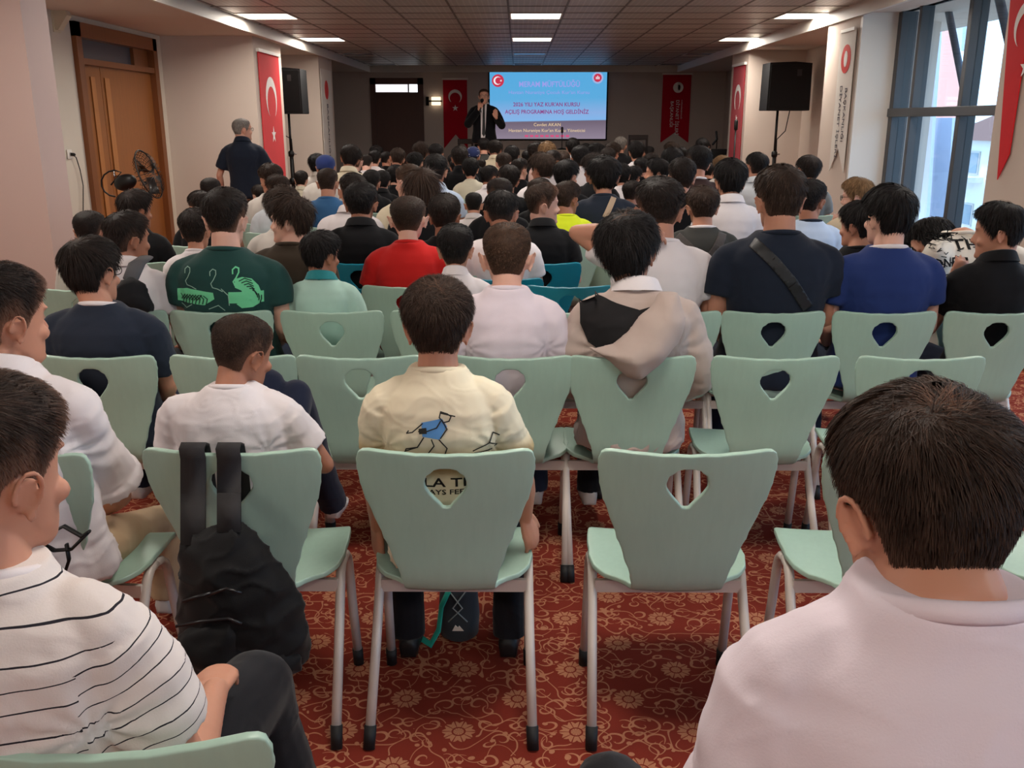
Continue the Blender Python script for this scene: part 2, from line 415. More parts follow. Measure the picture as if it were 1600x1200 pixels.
# --- stage end door
p0 = at(578, 122, YB); p1 = at(661, 122, YB)
dd = struct(empty('door_2', ((p0.x+p1.x)/2, YB, .35)))
w2 = (p1.x-p0.x)/2; hh = p0.z-.35
f = MB(); f.box(-w2, -w2+.12, -.06, .02, 0, hh); f.box(w2-.12, w2, -.06, .02, 0, hh); f.box(-w2, w2, -.06, .02, hh-.13, hh); f.box(-w2+.12, w2-.12, -.05, .02, hh-.34, hh-.29)
f.obj('door_frame', M_dkwood, dd, smooth=False)
MB().box(-w2+.12, w2-.12, -.03, -.01, 0, hh-.34).obj('door_leaf', M_dkwood, dd, smooth=False)
tp = mat('transom_daylight', '#ffffff', .4, emit=(.75, .73, .76), estr=1.0); tp2 = mat('transom_daylight_bright', '#ffffff', .4, emit=(.9, .95, 1), estr=1.8)
MB().box(-w2+.12, w2-.33, -.03, -.02, hh-.29, hh-.13).obj('transom_pane', tp, dd, smooth=False)
MB().box(w2-.33, w2-.30, -.04, -.02, hh-.29, hh-.13).obj('transom_bar', M_dkwood, dd, smooth=False)
MB().box(w2-.30, w2-.12, -.03, -.02, hh-.29, hh-.13).obj('transom_pane', tp2, dd, smooth=False)
# --- stage
STZ = .36
st = MB(); st.box(XL, XR, 16.3, YB, 0, STZ); struct(st.obj('floor_stage', mat('stage_carpet', '#5b4a42', .9), smooth=False))
# --- windows on the right
def window(name, y_edges, y0, y1, tz):
    w = struct(empty(name, (WX, (y0+y1)/2, 0))); c = (y0+y1)/2
    fr = MB(); fr.box(0, .08, y0-c, y1-c, .0, .12); fr.box(0, .08, y0-c, y1-c, 2.62, 2.75)
    fr.obj('window_frame', M_alu, w, smooth=False)
    for (a, b_, d) in y_edges: MB().box(-.02, d, a-c, b_-c, .05, 2.75, bev=.006).obj('mullion', M_alu, w, smooth=False)
    MB().box(-.03, .06, y0-c, y1-c, tz-.04, tz+.04, bev=.006).obj('transom', M_alu, w, smooth=False)
    es = [y0] + [v for e in y_edges for v in e[:2]] + [y1]
    gl = MATS.get('window_glass')
    if not gl:
        gl = mat('window_glass', (1, 1, 1), .0); k = NT(gl)
        tb = k.n('ShaderNodeBsdfTransparent'); tb.inputs[0].default_value = (.90, .95, .97, 1); gb = k.n('ShaderNodeBsdfGlossy'); gb.inputs['Roughness'].default_value = .02
        lw = k.n('ShaderNodeLayerWeight'); mx = k.n('ShaderNodeMixShader')
        fz = k.n('ShaderNodeMath', operation='MULTIPLY_ADD'); k.l(k.m('POWER', lw.outputs['Facing'], 4.0), fz.inputs[0]); fz.inputs[1].default_value = .35; fz.inputs[2].default_value = .03
        k.l(fz.outputs[0], mx.inputs[0]); k.l(tb.outputs[0], mx.inputs[1]); k.l(gb.outputs[0], mx.inputs[2])
        k.l(mx.outputs[0], k.t.nodes['Material Output'].inputs[0])
    for a, b_ in zip(es[0::2], es[1::2]):
        if b_ - a < .05: continue
        for z0, z1 in ((.12, tz-.04), (tz+.04, 2.62)): MB().box(.05, .056, a-c, b_-c, z0, z1).obj('pane', gl, w, smooth=False)
    return w
def wy(x): return atX(x, 178, WX).y
tz = atX(1400, 176, WX).z
e = [(9.60, 9.69, .14), (wy(1426), wy(1426)+.06, .10), (wy(1503), wy(1503)+.07, .12)]
w1 = window('window_1', sorted(e), 6.88, 9.72, tz)
window('window_2', [(2.2, 2.3, .14), (3.4, 3.5, .14), (4.6, 4.7, .14), (5.65, 5.75, .14)], 2.2, 5.75, tz)
window('window_3', [(-2.4, -2.3, .14), (-1.2, -1.1, .14), (0., .1, .14), (1.1, 1.2, .14)], -2.4, 1.2, tz)
# diagonal braces outside the glass
br = empty('steel_brace', (WX+.45, 8.2, 0)); tag(br, 'grey diagonal steel brace just outside the upper window panes', 'brace')
q0 = atX(1477, -8, WX+.45); q1 = atX(1508, 150, WX+.45)
MB().tube([q0-br.location, q1-br.location], .035, 8).obj('brace_bar', mat('steel_grey', '#6c7380', .4, metal=.3), br)
q0 = atX(1560, -8, WX+.45); q1 = atX(1578, 70, WX+.45)
MB().tube([q0-br.location, q1-br.location], .04, 8).obj('brace_bar', MATS['steel_grey'], br)
# --- outside
M_facade = mat('facade_pale', '#c9cbd6', .7, var=.04, vscale=1.0); M_coral = mat('facade_coral', '#e7a493', .7, var=.04, vscale=1)
def ray_plane_x(x, y, X): return atX(x, y, X)
# leaning pale column / cladding outside the window
cl = empty('outside_column', (6.2, 14.0, 0)); tag(cl, 'pale grey curved cladding column outside the window, left and middle panes', 'column')
def facade(pts, X, th, m, parent, name):
    """vertical slab in the y-z plane of X, outlined through picture points"""
    P = [atX(x, y, X) - parent.location for x, y in pts]
    return MB().prism([(p.y, p.z) for p in P], 'yz', X-parent.location.x, X-parent.location.x+th).obj(name, m, parent, smooth=False)
arc = [(1432+ -2, -60), (1426, 20), (1416, 60), (1408, 110), (1404, 170), (1400, 240), (1395, 330), (1391, 420), (1440, 430), (1450, 300), (1458, 170), (1466, 60), (1470, -60)]
facade(arc, 6.2, .05, M_facade, cl, 'cladding_panel')
cl2 = empty('outside_pier', (6.6, 12.0, 0)); tag(cl2, 'pale grey exterior pier filling the lower middle window pane', 'column')
facade([(1446, 184), (1488, 184), (1484, 260), (1476, 420), (1436, 420)], 6.6, .05, M_facade, cl2, 'pier_panel')
cw = empty('coral_building', (9.0, 18.0, 0)); tag(cw, 'coral pink building wall seen through upper middle window pane', 'building')
facade([(1452, -40), (1484, -40), (1490, 60), (1504, 140), (1502, 200), (1440, 200)], 9.0, .08, M_coral, cw, 'facade')
facade([(1484, -60), (1512, -60), (1506, 20), (1502, 80), (1490, 60)], 8.9, .08, M_facade, cw, 'grey_panel')
# apartment block
ab = empty('apartment_building', (26, 40, -8)); tag(ab, 'white apartment block with brown tiled roof and balconies outside', 'building')
AX = 26.0
def ap(x, y): p = atX(x, y, AX) - ab.location; return p.y, p.z
(yA, zA), (yB, zB) = ap(1600, 222), ap(1484, 222)
zlo = 0
MB().box(0, 12, yA-8, yB, zlo, zA).obj('wall', mat('apartment_white', '#dcd8d4', .8), ab, smooth=False)
rf = MB(); rf.prism([(yA-8.5, zA), (yB+.6, zA), ((yA+yB)/2-3, zA+1.6)], 'yz', -.5, 12.5); rf.obj('roof', mat('roof_tile_brown', '#8d6a62', .8), ab, smooth=False)
for r_ in range(4):
    for q in range(7):
        yy = yA - 6 + q*2.6; zz = zA - 1.9 - r_*2.9
        if yy + 1.2 > yB - .5 or zz < .5: continue
        fr = MB().box(-.08, 0, yy, yy+1.2, zz, zz+1.3).obj('window', mat('apartment_window_frame', '#b9b3ae', .7), ab, smooth=False)
        MB().box(-.1, -.07, yy+.1, yy+1.1, zz+.1, zz+1.2).obj('pane', mat('apartment_glass', '#6f7f8c', .2), fr, smooth=False)
        if q % 3 == 1: MB().box(-1.2, 0, yy-.6, yy+1.8, zz-.4, zz-.1).obj('balcony', MATS['apartment_white'], ab, smooth=False)
# hill
hb = MB(); nx, ny = 30, 12
hv = []
for i in range(nx+1):
    for j in range(ny+1):
        x = 120 + j*14; y = -60 + i*16; hgt = 4 + 24*math.sin(PI*j/ny*.6)*(.7+.3*math.sin(i*.5))*.42 + 2*noise.noise(Vector((i*.4, j*.5, 0)))
        hv.append((x, y, hgt - 10))
hb.add(hv, [(i*(ny+1)+j, (i+1)*(ny+1)+j, (i+1)*(ny+1)+j+1, i*(ny+1)+j+1) for i in range(nx) for j in range(ny)])
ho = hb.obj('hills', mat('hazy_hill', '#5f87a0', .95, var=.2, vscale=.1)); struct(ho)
gr = MB().box(5.2, 130, -80, 200, -9, -8).obj('outside_ground', mat('outside_ground', '#a09a90', .9), smooth=False); struct(gr)
# ------------------------------------------------------------------ shell chair
PATH = [(-.012, .845), (-.004, .80), (.008, .74), (.022, .68), (.034, .62), (.044, .56), (.050, .51), (.058, .465), (.078, .430), (.112, .415), (.16, .414), (.24, .420), (.33, .432), (.39, .438), (.43, .430), (.455, .410)]
_pl = [0]
for a, b in zip(PATH, PATH[1:]): _pl.append(_pl[-1] + math.hypot(a[0]-b[0], a[1]-b[1]))
PL = _pl[-1]
def path(s): return float(np.interp(s, _pl, [p[0] for p in PATH])), float(np.interp(s, _pl, [p[1] for p in PATH]))
WS = [(0, .188), (.004, .204), (.012, .215), (.03, .2215), (.055, .222), (.10, .215), (.15, .202), (.20, .186), (.27, .162), (.32, .144), (.37, .129), (.41, .121), (.445, .119), (.47, .127), (.485, .148), (.50, .172), (.52, .195), (.55, .212), (.60, .221), (.68, .220), (.75, .212), (.80, .196), (.83, .172), (.85, .13), (PL, .06)]
def hw_s(s): return float(np.interp(s, [a for a, _ in WS], [b for _, b in WS]))
def shell_mesh():
    ss = sorted(set([a for a, _ in WS if a < PL] + list(np.arange(0, PL, .022)) + [PL - .003]))
    right = [(hw_s(s), s) for s in ss]
    top = [(x, -.0 + .010*(1-(x/.188)**2)) for x in np.linspace(-.172, .172, 11)]
    front = [(x, PL) for x in np.linspace(.05, -.05, 4)]
    outl = top + right + front + [(-x, s) for x, s in reversed(right)]
    # clean duplicates
    o2 = []
    for p in outl:
        if not o2 or math.hypot(p[0]-o2[-1][0], p[1]-o2[-1][1]) > .003: o2.append(p)
    # teardrop hole: round top, pointed bottom
    hole = [(0 + .048*math.cos(t), .092 + .040*math.sin(-t)) for t in np.linspace(0, PI, 13)]
    hole += [(-.046, .102), (-.037, .118), (-.025, .135), (-.013, .152), (-.006, .159), (0, .161), (.006, .159), (.013, .152), (.025, .135), (.037, .118), (.046, .102)]
    pts = [Vector(p) for p in o2] + [Vector(p) for p in hole]
    n, h = len(o2), len(hole)
    edges = [(i, (i+1) % n) for i in range(n)] + [(n+i, n+(i+1) % h) for i in range(h)]
    def inpoly(p, poly):
        c = False; j = len(poly)-1
        for i in range(len(poly)):
            a, b = poly[i], poly[j]
            if (a[1] > p[1]) != (b[1] > p[1]) and p[0] < (b[0]-a[0])*(p[1]-a[1])/(b[1]-a[1]) + a[0]: c = not c
            j = i
        return c
    def near(p, poly, d): return any(math.hypot(p[0]-q[0], p[1]-q[1]) < d for q in poly)
    for s in np.arange(.018, PL-.005, .02):
        for x in np.arange(-.22, .2201, .022):
            p = (x, s)
            if inpoly(p, o2) and not inpoly(p, hole) and not near(p, o2, .010) and not near(p, hole, .009): pts.append(Vector(p))
    vs, es, fs, *_ = delaunay_2d_cdt(pts, edges, [], 1, 1e-6)
    bm = bmesh.new(); bv = []
    for v in vs:
        x, s = v.x, v.y; y, z = path(max(0, min(PL, s)))
        k = x / .22
        # back wraps forward at its sides; the seat is dished with raised wings
        if s < .40: y += .030 * k*k * (1 - .3*s/.4); 
        elif s < .5: y += .021*k*k; z += .02*k*k*(s-.40)/.1
        else: z += .020 * k*k * (1 - .7*max(0, (s-.6)/.3))
        bv.append(bm.verts.new((x, y, z)))
    for f in fs:
        c = (sum(vs[i].x for i in f)/3, sum(vs[i].y for i in f)/3)
        if inpoly(c, hole) or not inpoly(c, o2): continue
        bm.faces.new([bv[i] for i in f])
    bmesh.ops.recalc_face_normals(bm, faces=bm.faces[:])
    me = bpy.data.meshes.new('seat_shell'); bm.to_mesh(me); bm.free()
    o = bpy.data.objects.new('t', me); COL.objects.link(o)
    sm = o.modifiers.new('s', 'SMOOTH'); sm.factor = .5; sm.iterations = 2
    sd = o.modifiers.new('d', 'SOLIDIFY'); sd.thickness = .015; sd.offset = 0
    bv_ = o.modifiers.new('b', 'BEVEL'); bv_.width = .0055; bv_.segments = 3; bv_.limit_method = 'ANGLE'; bv_.angle_limit = R(50)
    dg = bpy.context.evaluated_depsgraph_get(); out = bpy.data.meshes.new_from_object(o.evaluated_get(dg)); bpy.data.objects.remove(o)
    out.name = 'seat_shell'; out.shade_smooth(); return out
def plastic(name, col):
    m = bpy.data.materials.new(name); m.use_nodes = True; k = NT(m)
    f = k.noise(3.0, 4, k.coord('Object', (22, 22, 1.0)), .6); f2 = k.noise(7, 2, k.coord('Object'))
    c = c3(col); k.col(k.mix(k.m('MULTIPLY', k.m('ADD', f, f2), .5), tuple(x*.86 for x in c), tuple(min(1, x*1.12) for x in c)))
    k.b.inputs['Roughness'].default_value = .36; k.b.inputs['Specular IOR Level'].default_value = .5
    return m
M_mint = plastic('mint_shell', '#a2c0b1'); M_teal = plastic('teal_shell', '#0f7f97')
M_tube = mat('chair_frame_beige', '#cdc4bc', .38, metal=.1); M_foot = mat('rubber_foot', '#141416', .6)
SHELL = {'mint': shell_mesh()}; SHELL['teal'] = SHELL['mint'].copy(); SHELL['mint'].materials.append(M_mint); SHELL['teal'].materials.append(M_teal)
def arcpts(p, a, b, n=5):
    return [Vector(p).lerp(Vector(a), 0) for _ in ()]
def leg_mesh(sx, front):
    x = .205*sx; top = Vector((x, .285, .418))
    if front: pts = [(x, .285, .418), (x, .315, .412), (x, .338, .392), (x*1.005, .348, .36), (x*1.01, .365, .24), (x*1.02, .40, .05)]
    else: pts = [(x, .285, .418), (x, .255, .412), (x*1.002, .232, .392), (x*1.005, .216, .36), (x*1.02, .145, .24), (x*1.05, .022, .05)]
    return MB().tube(pts, .0135, 10)
def cap_mesh(sx, front):
    x = .205*sx
    a, b = ((x*1.019, .398, .055), (x*1.023, .404, 0.0)) if front else ((x*1.049, .026, .055), (x*1.06, 0.0, 0.0))
    m = MB(); m.tube([a, b], [.0165, .0155], 12); return m
CHAIR_ME = {}
for sx in (-1, 1):
    for fr in (0, 1):
        CHAIR_ME[('leg', sx, fr)] = leg_mesh(sx, fr).mesh('leg'); CHAIR_ME[('cap', sx, fr)] = cap_mesh(sx, fr).mesh('rubber_foot')
bars = MB(); bars.box(-.20, .20, .205, .219, .352, .388); CHAIR_ME['bar'] = bars.mesh('crossbar')
bars = MB(); bars.box(-.20, .20, .335, .349, .372, .402); CHAIR_ME['bar2'] = bars.mesh('crossbar')
for k_, me in CHAIR_ME.items():
    me.materials.append(M_foot if isinstance(k_, tuple) and k_[0] == 'cap' else M_tube)
    if isinstance(k_, tuple): me.shade_smooth()
# whole chair in one mesh for the far rows, where no parts can be seen
def joined():
    bm = bmesh.new()
    bm.from_mesh(SHELL['mint'])
    n0 = len(bm.faces)
    for k_, me in CHAIR_ME.items():
        a = len(bm.faces); bm.from_mesh(me); bm.faces.ensure_lookup_table()
        for f in bm.faces[a:]: f.material_index = 2 if (isinstance(k_, tuple) and k_[0] == 'cap') else 1
    me = bpy.data.meshes.new('shell_chair'); bm.to_mesh(me); bm.free()
    for m in (M_mint, M_tube, M_foot): me.materials.append(m)
    me.shade_smooth(); return me
FAR = {'mint': joined()}; FAR['teal'] = FAR['mint'].copy(); FAR['teal'].materials[0] = M_teal
def chair(x, y, label, colour='mint', group='mint and teal shell chairs in rows', rz=0, far=False):
    if far:
        o = bpy.data.objects.new('shell_chair', FAR[colour]); COL.objects.link(o); o.location = (x, y, 0); o.rotation_euler.z = rz
        return tag(o, label, 'chair', group)
    t = empty('shell_chair', (x, y, 0), rz); tag(t, label, 'chair', group)
    link('seat_shell', SHELL[colour], None, t, False)
    for sx in (-1, 1):
        for fr in (0, 1):
            l = link('leg', CHAIR_ME[('leg', sx, fr)], None, t, False); link('rubber_foot', CHAIR_ME[('cap', sx, fr)], None, l, False)
    link('crossbar', CHAIR_ME['bar'], None, t, False); link('crossbar', CHAIR_ME['bar2'], None, t, False)
    return t
YR = [1.02, 2.10, 3.03, 3.80, 4.42, 5.18]
def cx(x, y, Y): return at(x, y, Y).x
# ------------------------------------------------------------------ people
SKIN = {'a': '#cb9781', 'b': '#be8870', 'c': '#a5715a', 'd': '#dbab98', 'e': '#8f5a43'}
def skin(k):
    nm = 'skin_' + k
    if nm in MATS: return MATS[nm]
    m = mat(nm, SKIN[k], .52, spec=.35, var=.07, vscale=9, bump=(90, .12, .001))
    b = m.node_tree.nodes['Principled BSDF']; b.inputs['Subsurface Weight'].default_value = .12; b.inputs['Subsurface Radius'].default_value = (1, .35, .2); b.inputs['Subsurface Scale'].default_value = .012
    return m
HAIRC = {'black': '#1a1515', 'dark': '#271d19', 'brown': '#38281f', 'light': '#4e382a', 'fair': '#8a6a4a', 'grey': '#8d8680', 'long': '#3a281e'}
def hairm(k):
    nm = 'hair_' + k
    if nm in MATS: return MATS[nm]
    m = bpy.data.materials.new(nm); m.use_nodes = True; MATS[nm] = m; t = NT(m)
    tint = t.attr('tint'); fade = t.attr('fade'); c = c3(HAIRC[k])
    hc = t.mix(tint, tuple(x*.45 for x in c), tuple(min(1, x*1.8+.003) for x in c))
    t.col(t.mix(fade, hc, c3('#8e6753')))
    t.b.inputs['Roughness'].default_value = .62; t.b.inputs['Specular IOR Level'].default_value = .22
    t.bump(t.noise(1.0, 3, t.coord('Object', (260, 260, 40))), .8, .002)
    return m

# head slices in head-local metres: z, half width, front y, back y
HS = np.array([(-.112, .012, .070, .048), (-.105, .026, .080, .034), (-.090, .042, .087, .004), (-.070, .052, .088, -.030), (-.045, .0585, .088, -.058), (-.015, .064, .088, -.078),
               (.015, .069, .0885, -.091), (.045, .0735, .089, -.098), (.070, .0735, .083, -.096), (.092, .066, .069, -.083), (.108, .050, .045, -.060), (.118, .028, .015, -.032), (.1215, .004, -.006, -.012)])
HZ = HS[:, 0]
def head_pt(phi, z, off=0.0):
    """phi 0 = face (+y), increases towards +x; arrays ok"""
    hw = np.interp(z, HZ, HS[:, 1]); yf = np.interp(z, HZ, HS[:, 2]); yb = np.interp(z, HZ, HS[:, 3])
    yc, hd = (yf+yb)/2, (yf-yb)/2
    s, c = np.sin(phi), np.cos(phi); p = .88
    x = np.sign(s)*np.abs(s)**p*hw; y = yc + np.sign(c)*np.abs(c)**p*hd
    n = np.stack([x/.0055, (y+.004)/.0088, (z-.015)/.0110*np.ones_like(x)], -1); n = n/np.linalg.norm(n, axis=-1, keepdims=True)
    P = np.stack([x, y, z*np.ones_like(x)], -1)
    return P + n*np.asarray(off)[..., None] if not np.isscalar(off) else P + n*off, n
def head_mb(mb, M, ear=True, nose=True):
    seg = 32; rings = []
    zs = np.concatenate([np.linspace(-.112, .1, 20), np.linspace(.106, .1215, 6)])
    for z in zs:
        P, _ = head_pt(np.linspace(0, 2*PI, seg, endpoint=False), np.full(seg, z)); rings.append([M @ Vector(p) for p in P])
    mb.loft(rings)
    def tb(pts, r, seg=8, **k): mb.tube([M @ Vector(p) for p in pts], r, seg, **k)
    def el(c, r, rot=None):
        R3 = M.to_3x3() @ (rot if rot else Matrix.Identity(3)); mb.ell(M @ Vector(c), r, 10, 8, R3)
    if nose:
        tb([(0, .078, .025), (0, .092, .0), (0, .104, -.022)], [.006, .008, .010], round_ends=True); el((0, .094, -.027), (.016, .012, .008))
        el((0, .081, -.052), (.021, .010, .006)); el((0, .080, -.060), (.018, .010, .006)); el((0, .080, -.088), (.022, .016, .016))
        for s in (-1, 1): el((.028*s, .078, .034), (.024, .012, .007)); el((.042*s, .066, -.025), (.020, .018, .018))
    if ear:
        for s in (-1, 1):
            rot = Euler((R(-8), R(14)*s, R(-26)*s)).to_matrix()
            el((.074*s, -.014, -.004), (.006, .016, .027), rot)
            # helix rim
            ce = Vector((.080*s, -.018, -.002)); pts = []
            for t in np.linspace(R(-60), R(215), 12):
                q = Vector((0, .0165*math.cos(t) , .030*math.sin(t)+.002)); pts.append(ce + rot @ q + Vector((.003*s, 0, 0)))
            tb(pts, [.0035]+[.0045]*10+[.0038], 6); el((.077*s, -.010, -.031), (.005, .008, .009))
def headM(pos, yaw=0, pitch=0, roll=0, sc=1.0):
    return Matrix.Translation(pos) @ Euler((R(pitch), R(roll), R(yaw)), 'XYZ').to_matrix().to_4x4() @ Matrix.Scale(sc, 4)

TORSO = [(0.00, .020, .165, .130), (.05, .012, .170, .128), (.12, .0, .158, .108), (.20, -.015, .142, .098), (.28, -.028, .145, .100), (.36, -.040, .158, .106), (.44, -.050, .168, .108), (.50, -.056, .166, .098), (.545, -.058, .140, .080), (.575, -.056, .098, .064), (.60, -.052, .062, .055)]
TORSO = [(z*1.07, y, a, b) for z, y, a, b in TORSO]
def tring(z, yc, a, b, wf=1, off=0, lean=0, sway=0, n=24, pw=.82, df=1.0):
    r = []
    for k in range(n):
        t = 2*PI*k/n; s, c = math.sin(t), math.cos(t)
        r.append(Vector((sway*z + math.copysign(abs(s)**pw, s)*(a*wf+off), yc + lean*z*z + math.copysign(abs(c)**pw, c)*(b*df+off), z)))
    return r
def default_pose():
    return dict(sh=[(-.168, -.056, .540), (.168, -.056, .540)], el=[(-.225, -.03, .29), (.225, -.03, .29)], wr=[(-.14, .20, .165), (.14, .20, .165)],
                hand=[(.25, .9, -.2), (-.25, .9, -.2)], hip=[(-.088, .02, .075), (.088, .02, .075)], kn=[(-.115, .42, .085), (.115, .42, .085)], an=[(-.12, .40, -.36), (.12, .40, -.36)],
                toe=[(-.03, 1, 0), (.03, 1, 0)], head=(0, -.022, .758), yaw=0, pitch=0, roll=0, lean=0, sway=0, wf=1.0, df=1.0, neck=1.06, hs=1.08, zs=0.0, curl=.5, grip=0)
def hand_mb(mb, W, D, side, curl=.5, k=1.0, up=None):
    """palm and five fingers; W wrist, D direction; side -1 left, +1 right"""
    D = Vector(D).normalized(); upv = Vector(up) if up else Vector((0, 0, 1))
    if abs(D.dot(upv)) > .9: upv = Vector((0, -1, 0))
    S = D.cross(upv).normalized(); U = S.cross(D).normalized()   # S = to the right, U = back of hand
    W = Vector(W)
    mb.tube([W, W + D*.04*k, W + D*.08*k], [.026*k, .036*k, .036*k], 10, flat=.42, round_ends=True, up=U)
    lens = (.062, .074, .070, .054)
    for i, L in enumerate(lens):
        off = (-.030 + .0205*i)*(-side)
        b0 = W + D*.070*k + S*off*k; th = curl*.6; p = b0; pts = [b0 - D*.02*k]; d = D.copy()
        pts.append(p)
        for f in (.42, .33, .25):
            d = (D*math.cos(th) - U*math.sin(th)).normalized(); p = p + d*L*f*k; pts.append(p); th += curl*.9
        mb.tube(pts, [.0082*k, .0080*k, .0074*k, .0068*k, .0055*k], 7, round_ends=True)
    tb = W + D*.025*k - S*side*(-.0)*k - S*side*.026*k
    pts = [tb - D*.01*k, tb - S*side*.018*k + D*.02*k - U*.006*k, tb - S*side*.026*k + D*.048*k - U*.014*k*curl*2]
    mb.tube(pts, [.012*k, .010*k, .008*k], 7, round_ends=True)

def remesh(mb, voxel, smooth=3, name='m', fn=None):
    me = mb.mesh(name); o = bpy.data.objects.new('t', me); COL.objects.link(o)
    m = o.modifiers.new('r', 'REMESH'); m.mode = 'VOXEL'; m.voxel_size = voxel; m.use_smooth_shade = True
    if smooth: s = o.modifiers.new('s', 'SMOOTH'); s.factor = .5; s.iterations = smooth
    dg = bpy.context.evaluated_depsgraph_get(); out = bpy.data.meshes.new_from_object(o.evaluated_get(dg))
    bpy.data.objects.remove(o); bpy.data.meshes.remove(me); out.name = name
    if fn:
        n = len(out.vertices); co = np.empty(n*3); out.vertices.foreach_get('co', co); co = co.reshape(-1, 3)
        nr = np.empty(n*3); out.vertices.foreach_get('normal', nr); nr = nr.reshape(-1, 3)
        co = fn(co, nr, out); out.vertices.foreach_set('co', co.ravel()); out.update()
    out.shade_smooth(); return out
def decimate(me, ratio):
    o = bpy.data.objects.new('t', me); COL.objects.link(o); m = o.modifiers.new('d', 'DECIMATE'); m.ratio = ratio
    dg = bpy.context.evaluated_depsgraph_get(); out = bpy.data.meshes.new_from_object(o.evaluated_get(dg)); bpy.data.objects.remove(o); out.shade_smooth(); return out

def vnoise(p, seed=0):
    """cheap smooth noise by sums of rotated sines"""
    rs = np.random.RandomState(seed); out = np.zeros(len(p))
    for i in range(7):
        k = rs.normal(size=3); k /= np.linalg.norm(k); out += np.sin(p @ k * (6.28*rs.uniform(.6, 1.7)) + rs.uniform(0, 6.28))
    return out / 3.2
def folds(amp, seed, P):
    sh = [np.array(s) for s in P['sh']]
    def fn(co, nr, me):
        q = co.copy()
        w = .03*vnoise(q*6, seed+5)
        base = vnoise((q + w[:, None])*np.array([5., 5., 11.]), seed)
        ridge = 1 - np.abs(base)*1.6; ridge = np.clip(ridge, -1, 1)**3
        low = vnoise(q*4.5, seed+1)
        d = np.zeros(len(q))
        for s in sh:                                   # creases running out of the armpits
            a = s + np.array([-.02*np.sign(s[0]), .0, -.11]); v = q - a; r = np.linalg.norm(v, axis=1)
            ang = np.arctan2(v[:, 2], v[:, 0]*np.sign(s[0])*-1)
            d += np.exp(-(r/.13)**2)*np.sin(ang*9 + r*25)*.9
        hem = np.clip(1 - (q[:, 2]-.02)/.28, 0, 1)
        h = amp*(.45*ridge*(.5+hem) + .8*low + .55*d)
        return co + nr*h[:, None]
    return fn
def limb(mb, pts, rad, **k): mb.tube(pts, rad, 14, round_ends=True, **k)
def lerp(a, b, t): return tuple(a[i]*(1-t)+b[i]*t for i in range(3))
def body_mesh(P, voxel=.006, hands=True, skinlegs=False, smooth=2):
    mb = MB(); wf = P['wf']
    mb.loft([tring(z, y, a-.008, b-.008, wf, 0, P['lean'], P['sway'], df=P['df']) for z, y, a, b in TORSO])
    hd = Vector(P['head']); nb = Vector((P['sway']*.6, -.052 + P['lean']*.40, .615)); nk = P['neck']
    M = headM(hd, P['yaw'], P['pitch'], P['roll'], P['hs'])
    up = M @ Vector((0, -.026, -.045))
    mb.tube([nb, nb.lerp(up, .35), nb.lerp(up, .75), up, M @ Vector((0, -.02, .0))], [.060*nk, .057*nk, .054*nk, .053*nk, .04], 16, round_ends=True)
    head_mb(mb, M)
    ak = P.get('ak', 1.0)
    for i, s in enumerate((-1, 1)):
        S_, E, Wr = (Vector(P[k][i]) for k in ('sh', 'el', 'wr')); S_.x *= wf
        c = Vector((s*.05, -.052 + P['lean']*.38, .602)); limb(mb, [c, (c+S_)/2 + Vector((0, 0, .008)), S_], [.035, .040, .042])
        limb(mb, [S_, S_.lerp(E, .35), S_.lerp(E, .8), E], [.042*ak, .042*ak, .037*ak, .035*ak])
        limb(mb, [E, E.lerp(Wr, .3), E.lerp(Wr, .8), Wr], [.035*ak, .037*ak, .027*ak, .024*ak], )
        if hands: hand_mb(mb, Wr, P['hand'][i], s, P['curl'] if not isinstance(P['curl'], (list, tuple)) else P['curl'][i], 1.05, (P['hup'][i] if P.get('hup') else None))
        Hp, K, A = (Vector(P[k][i]) for k in ('hip', 'kn', 'an'))
        if skinlegs:
            limb(mb, [Hp, Hp.lerp(K, .5), K], [.075, .062, .050]); limb(mb, [K, K.lerp(A, .3), K.lerp(A, .8), A], [.048, .050, .034, .032])
        else: limb(mb, [K.lerp(A, .8), A], [.034, .034])
    return remesh(mb, voxel, smooth, 'person')
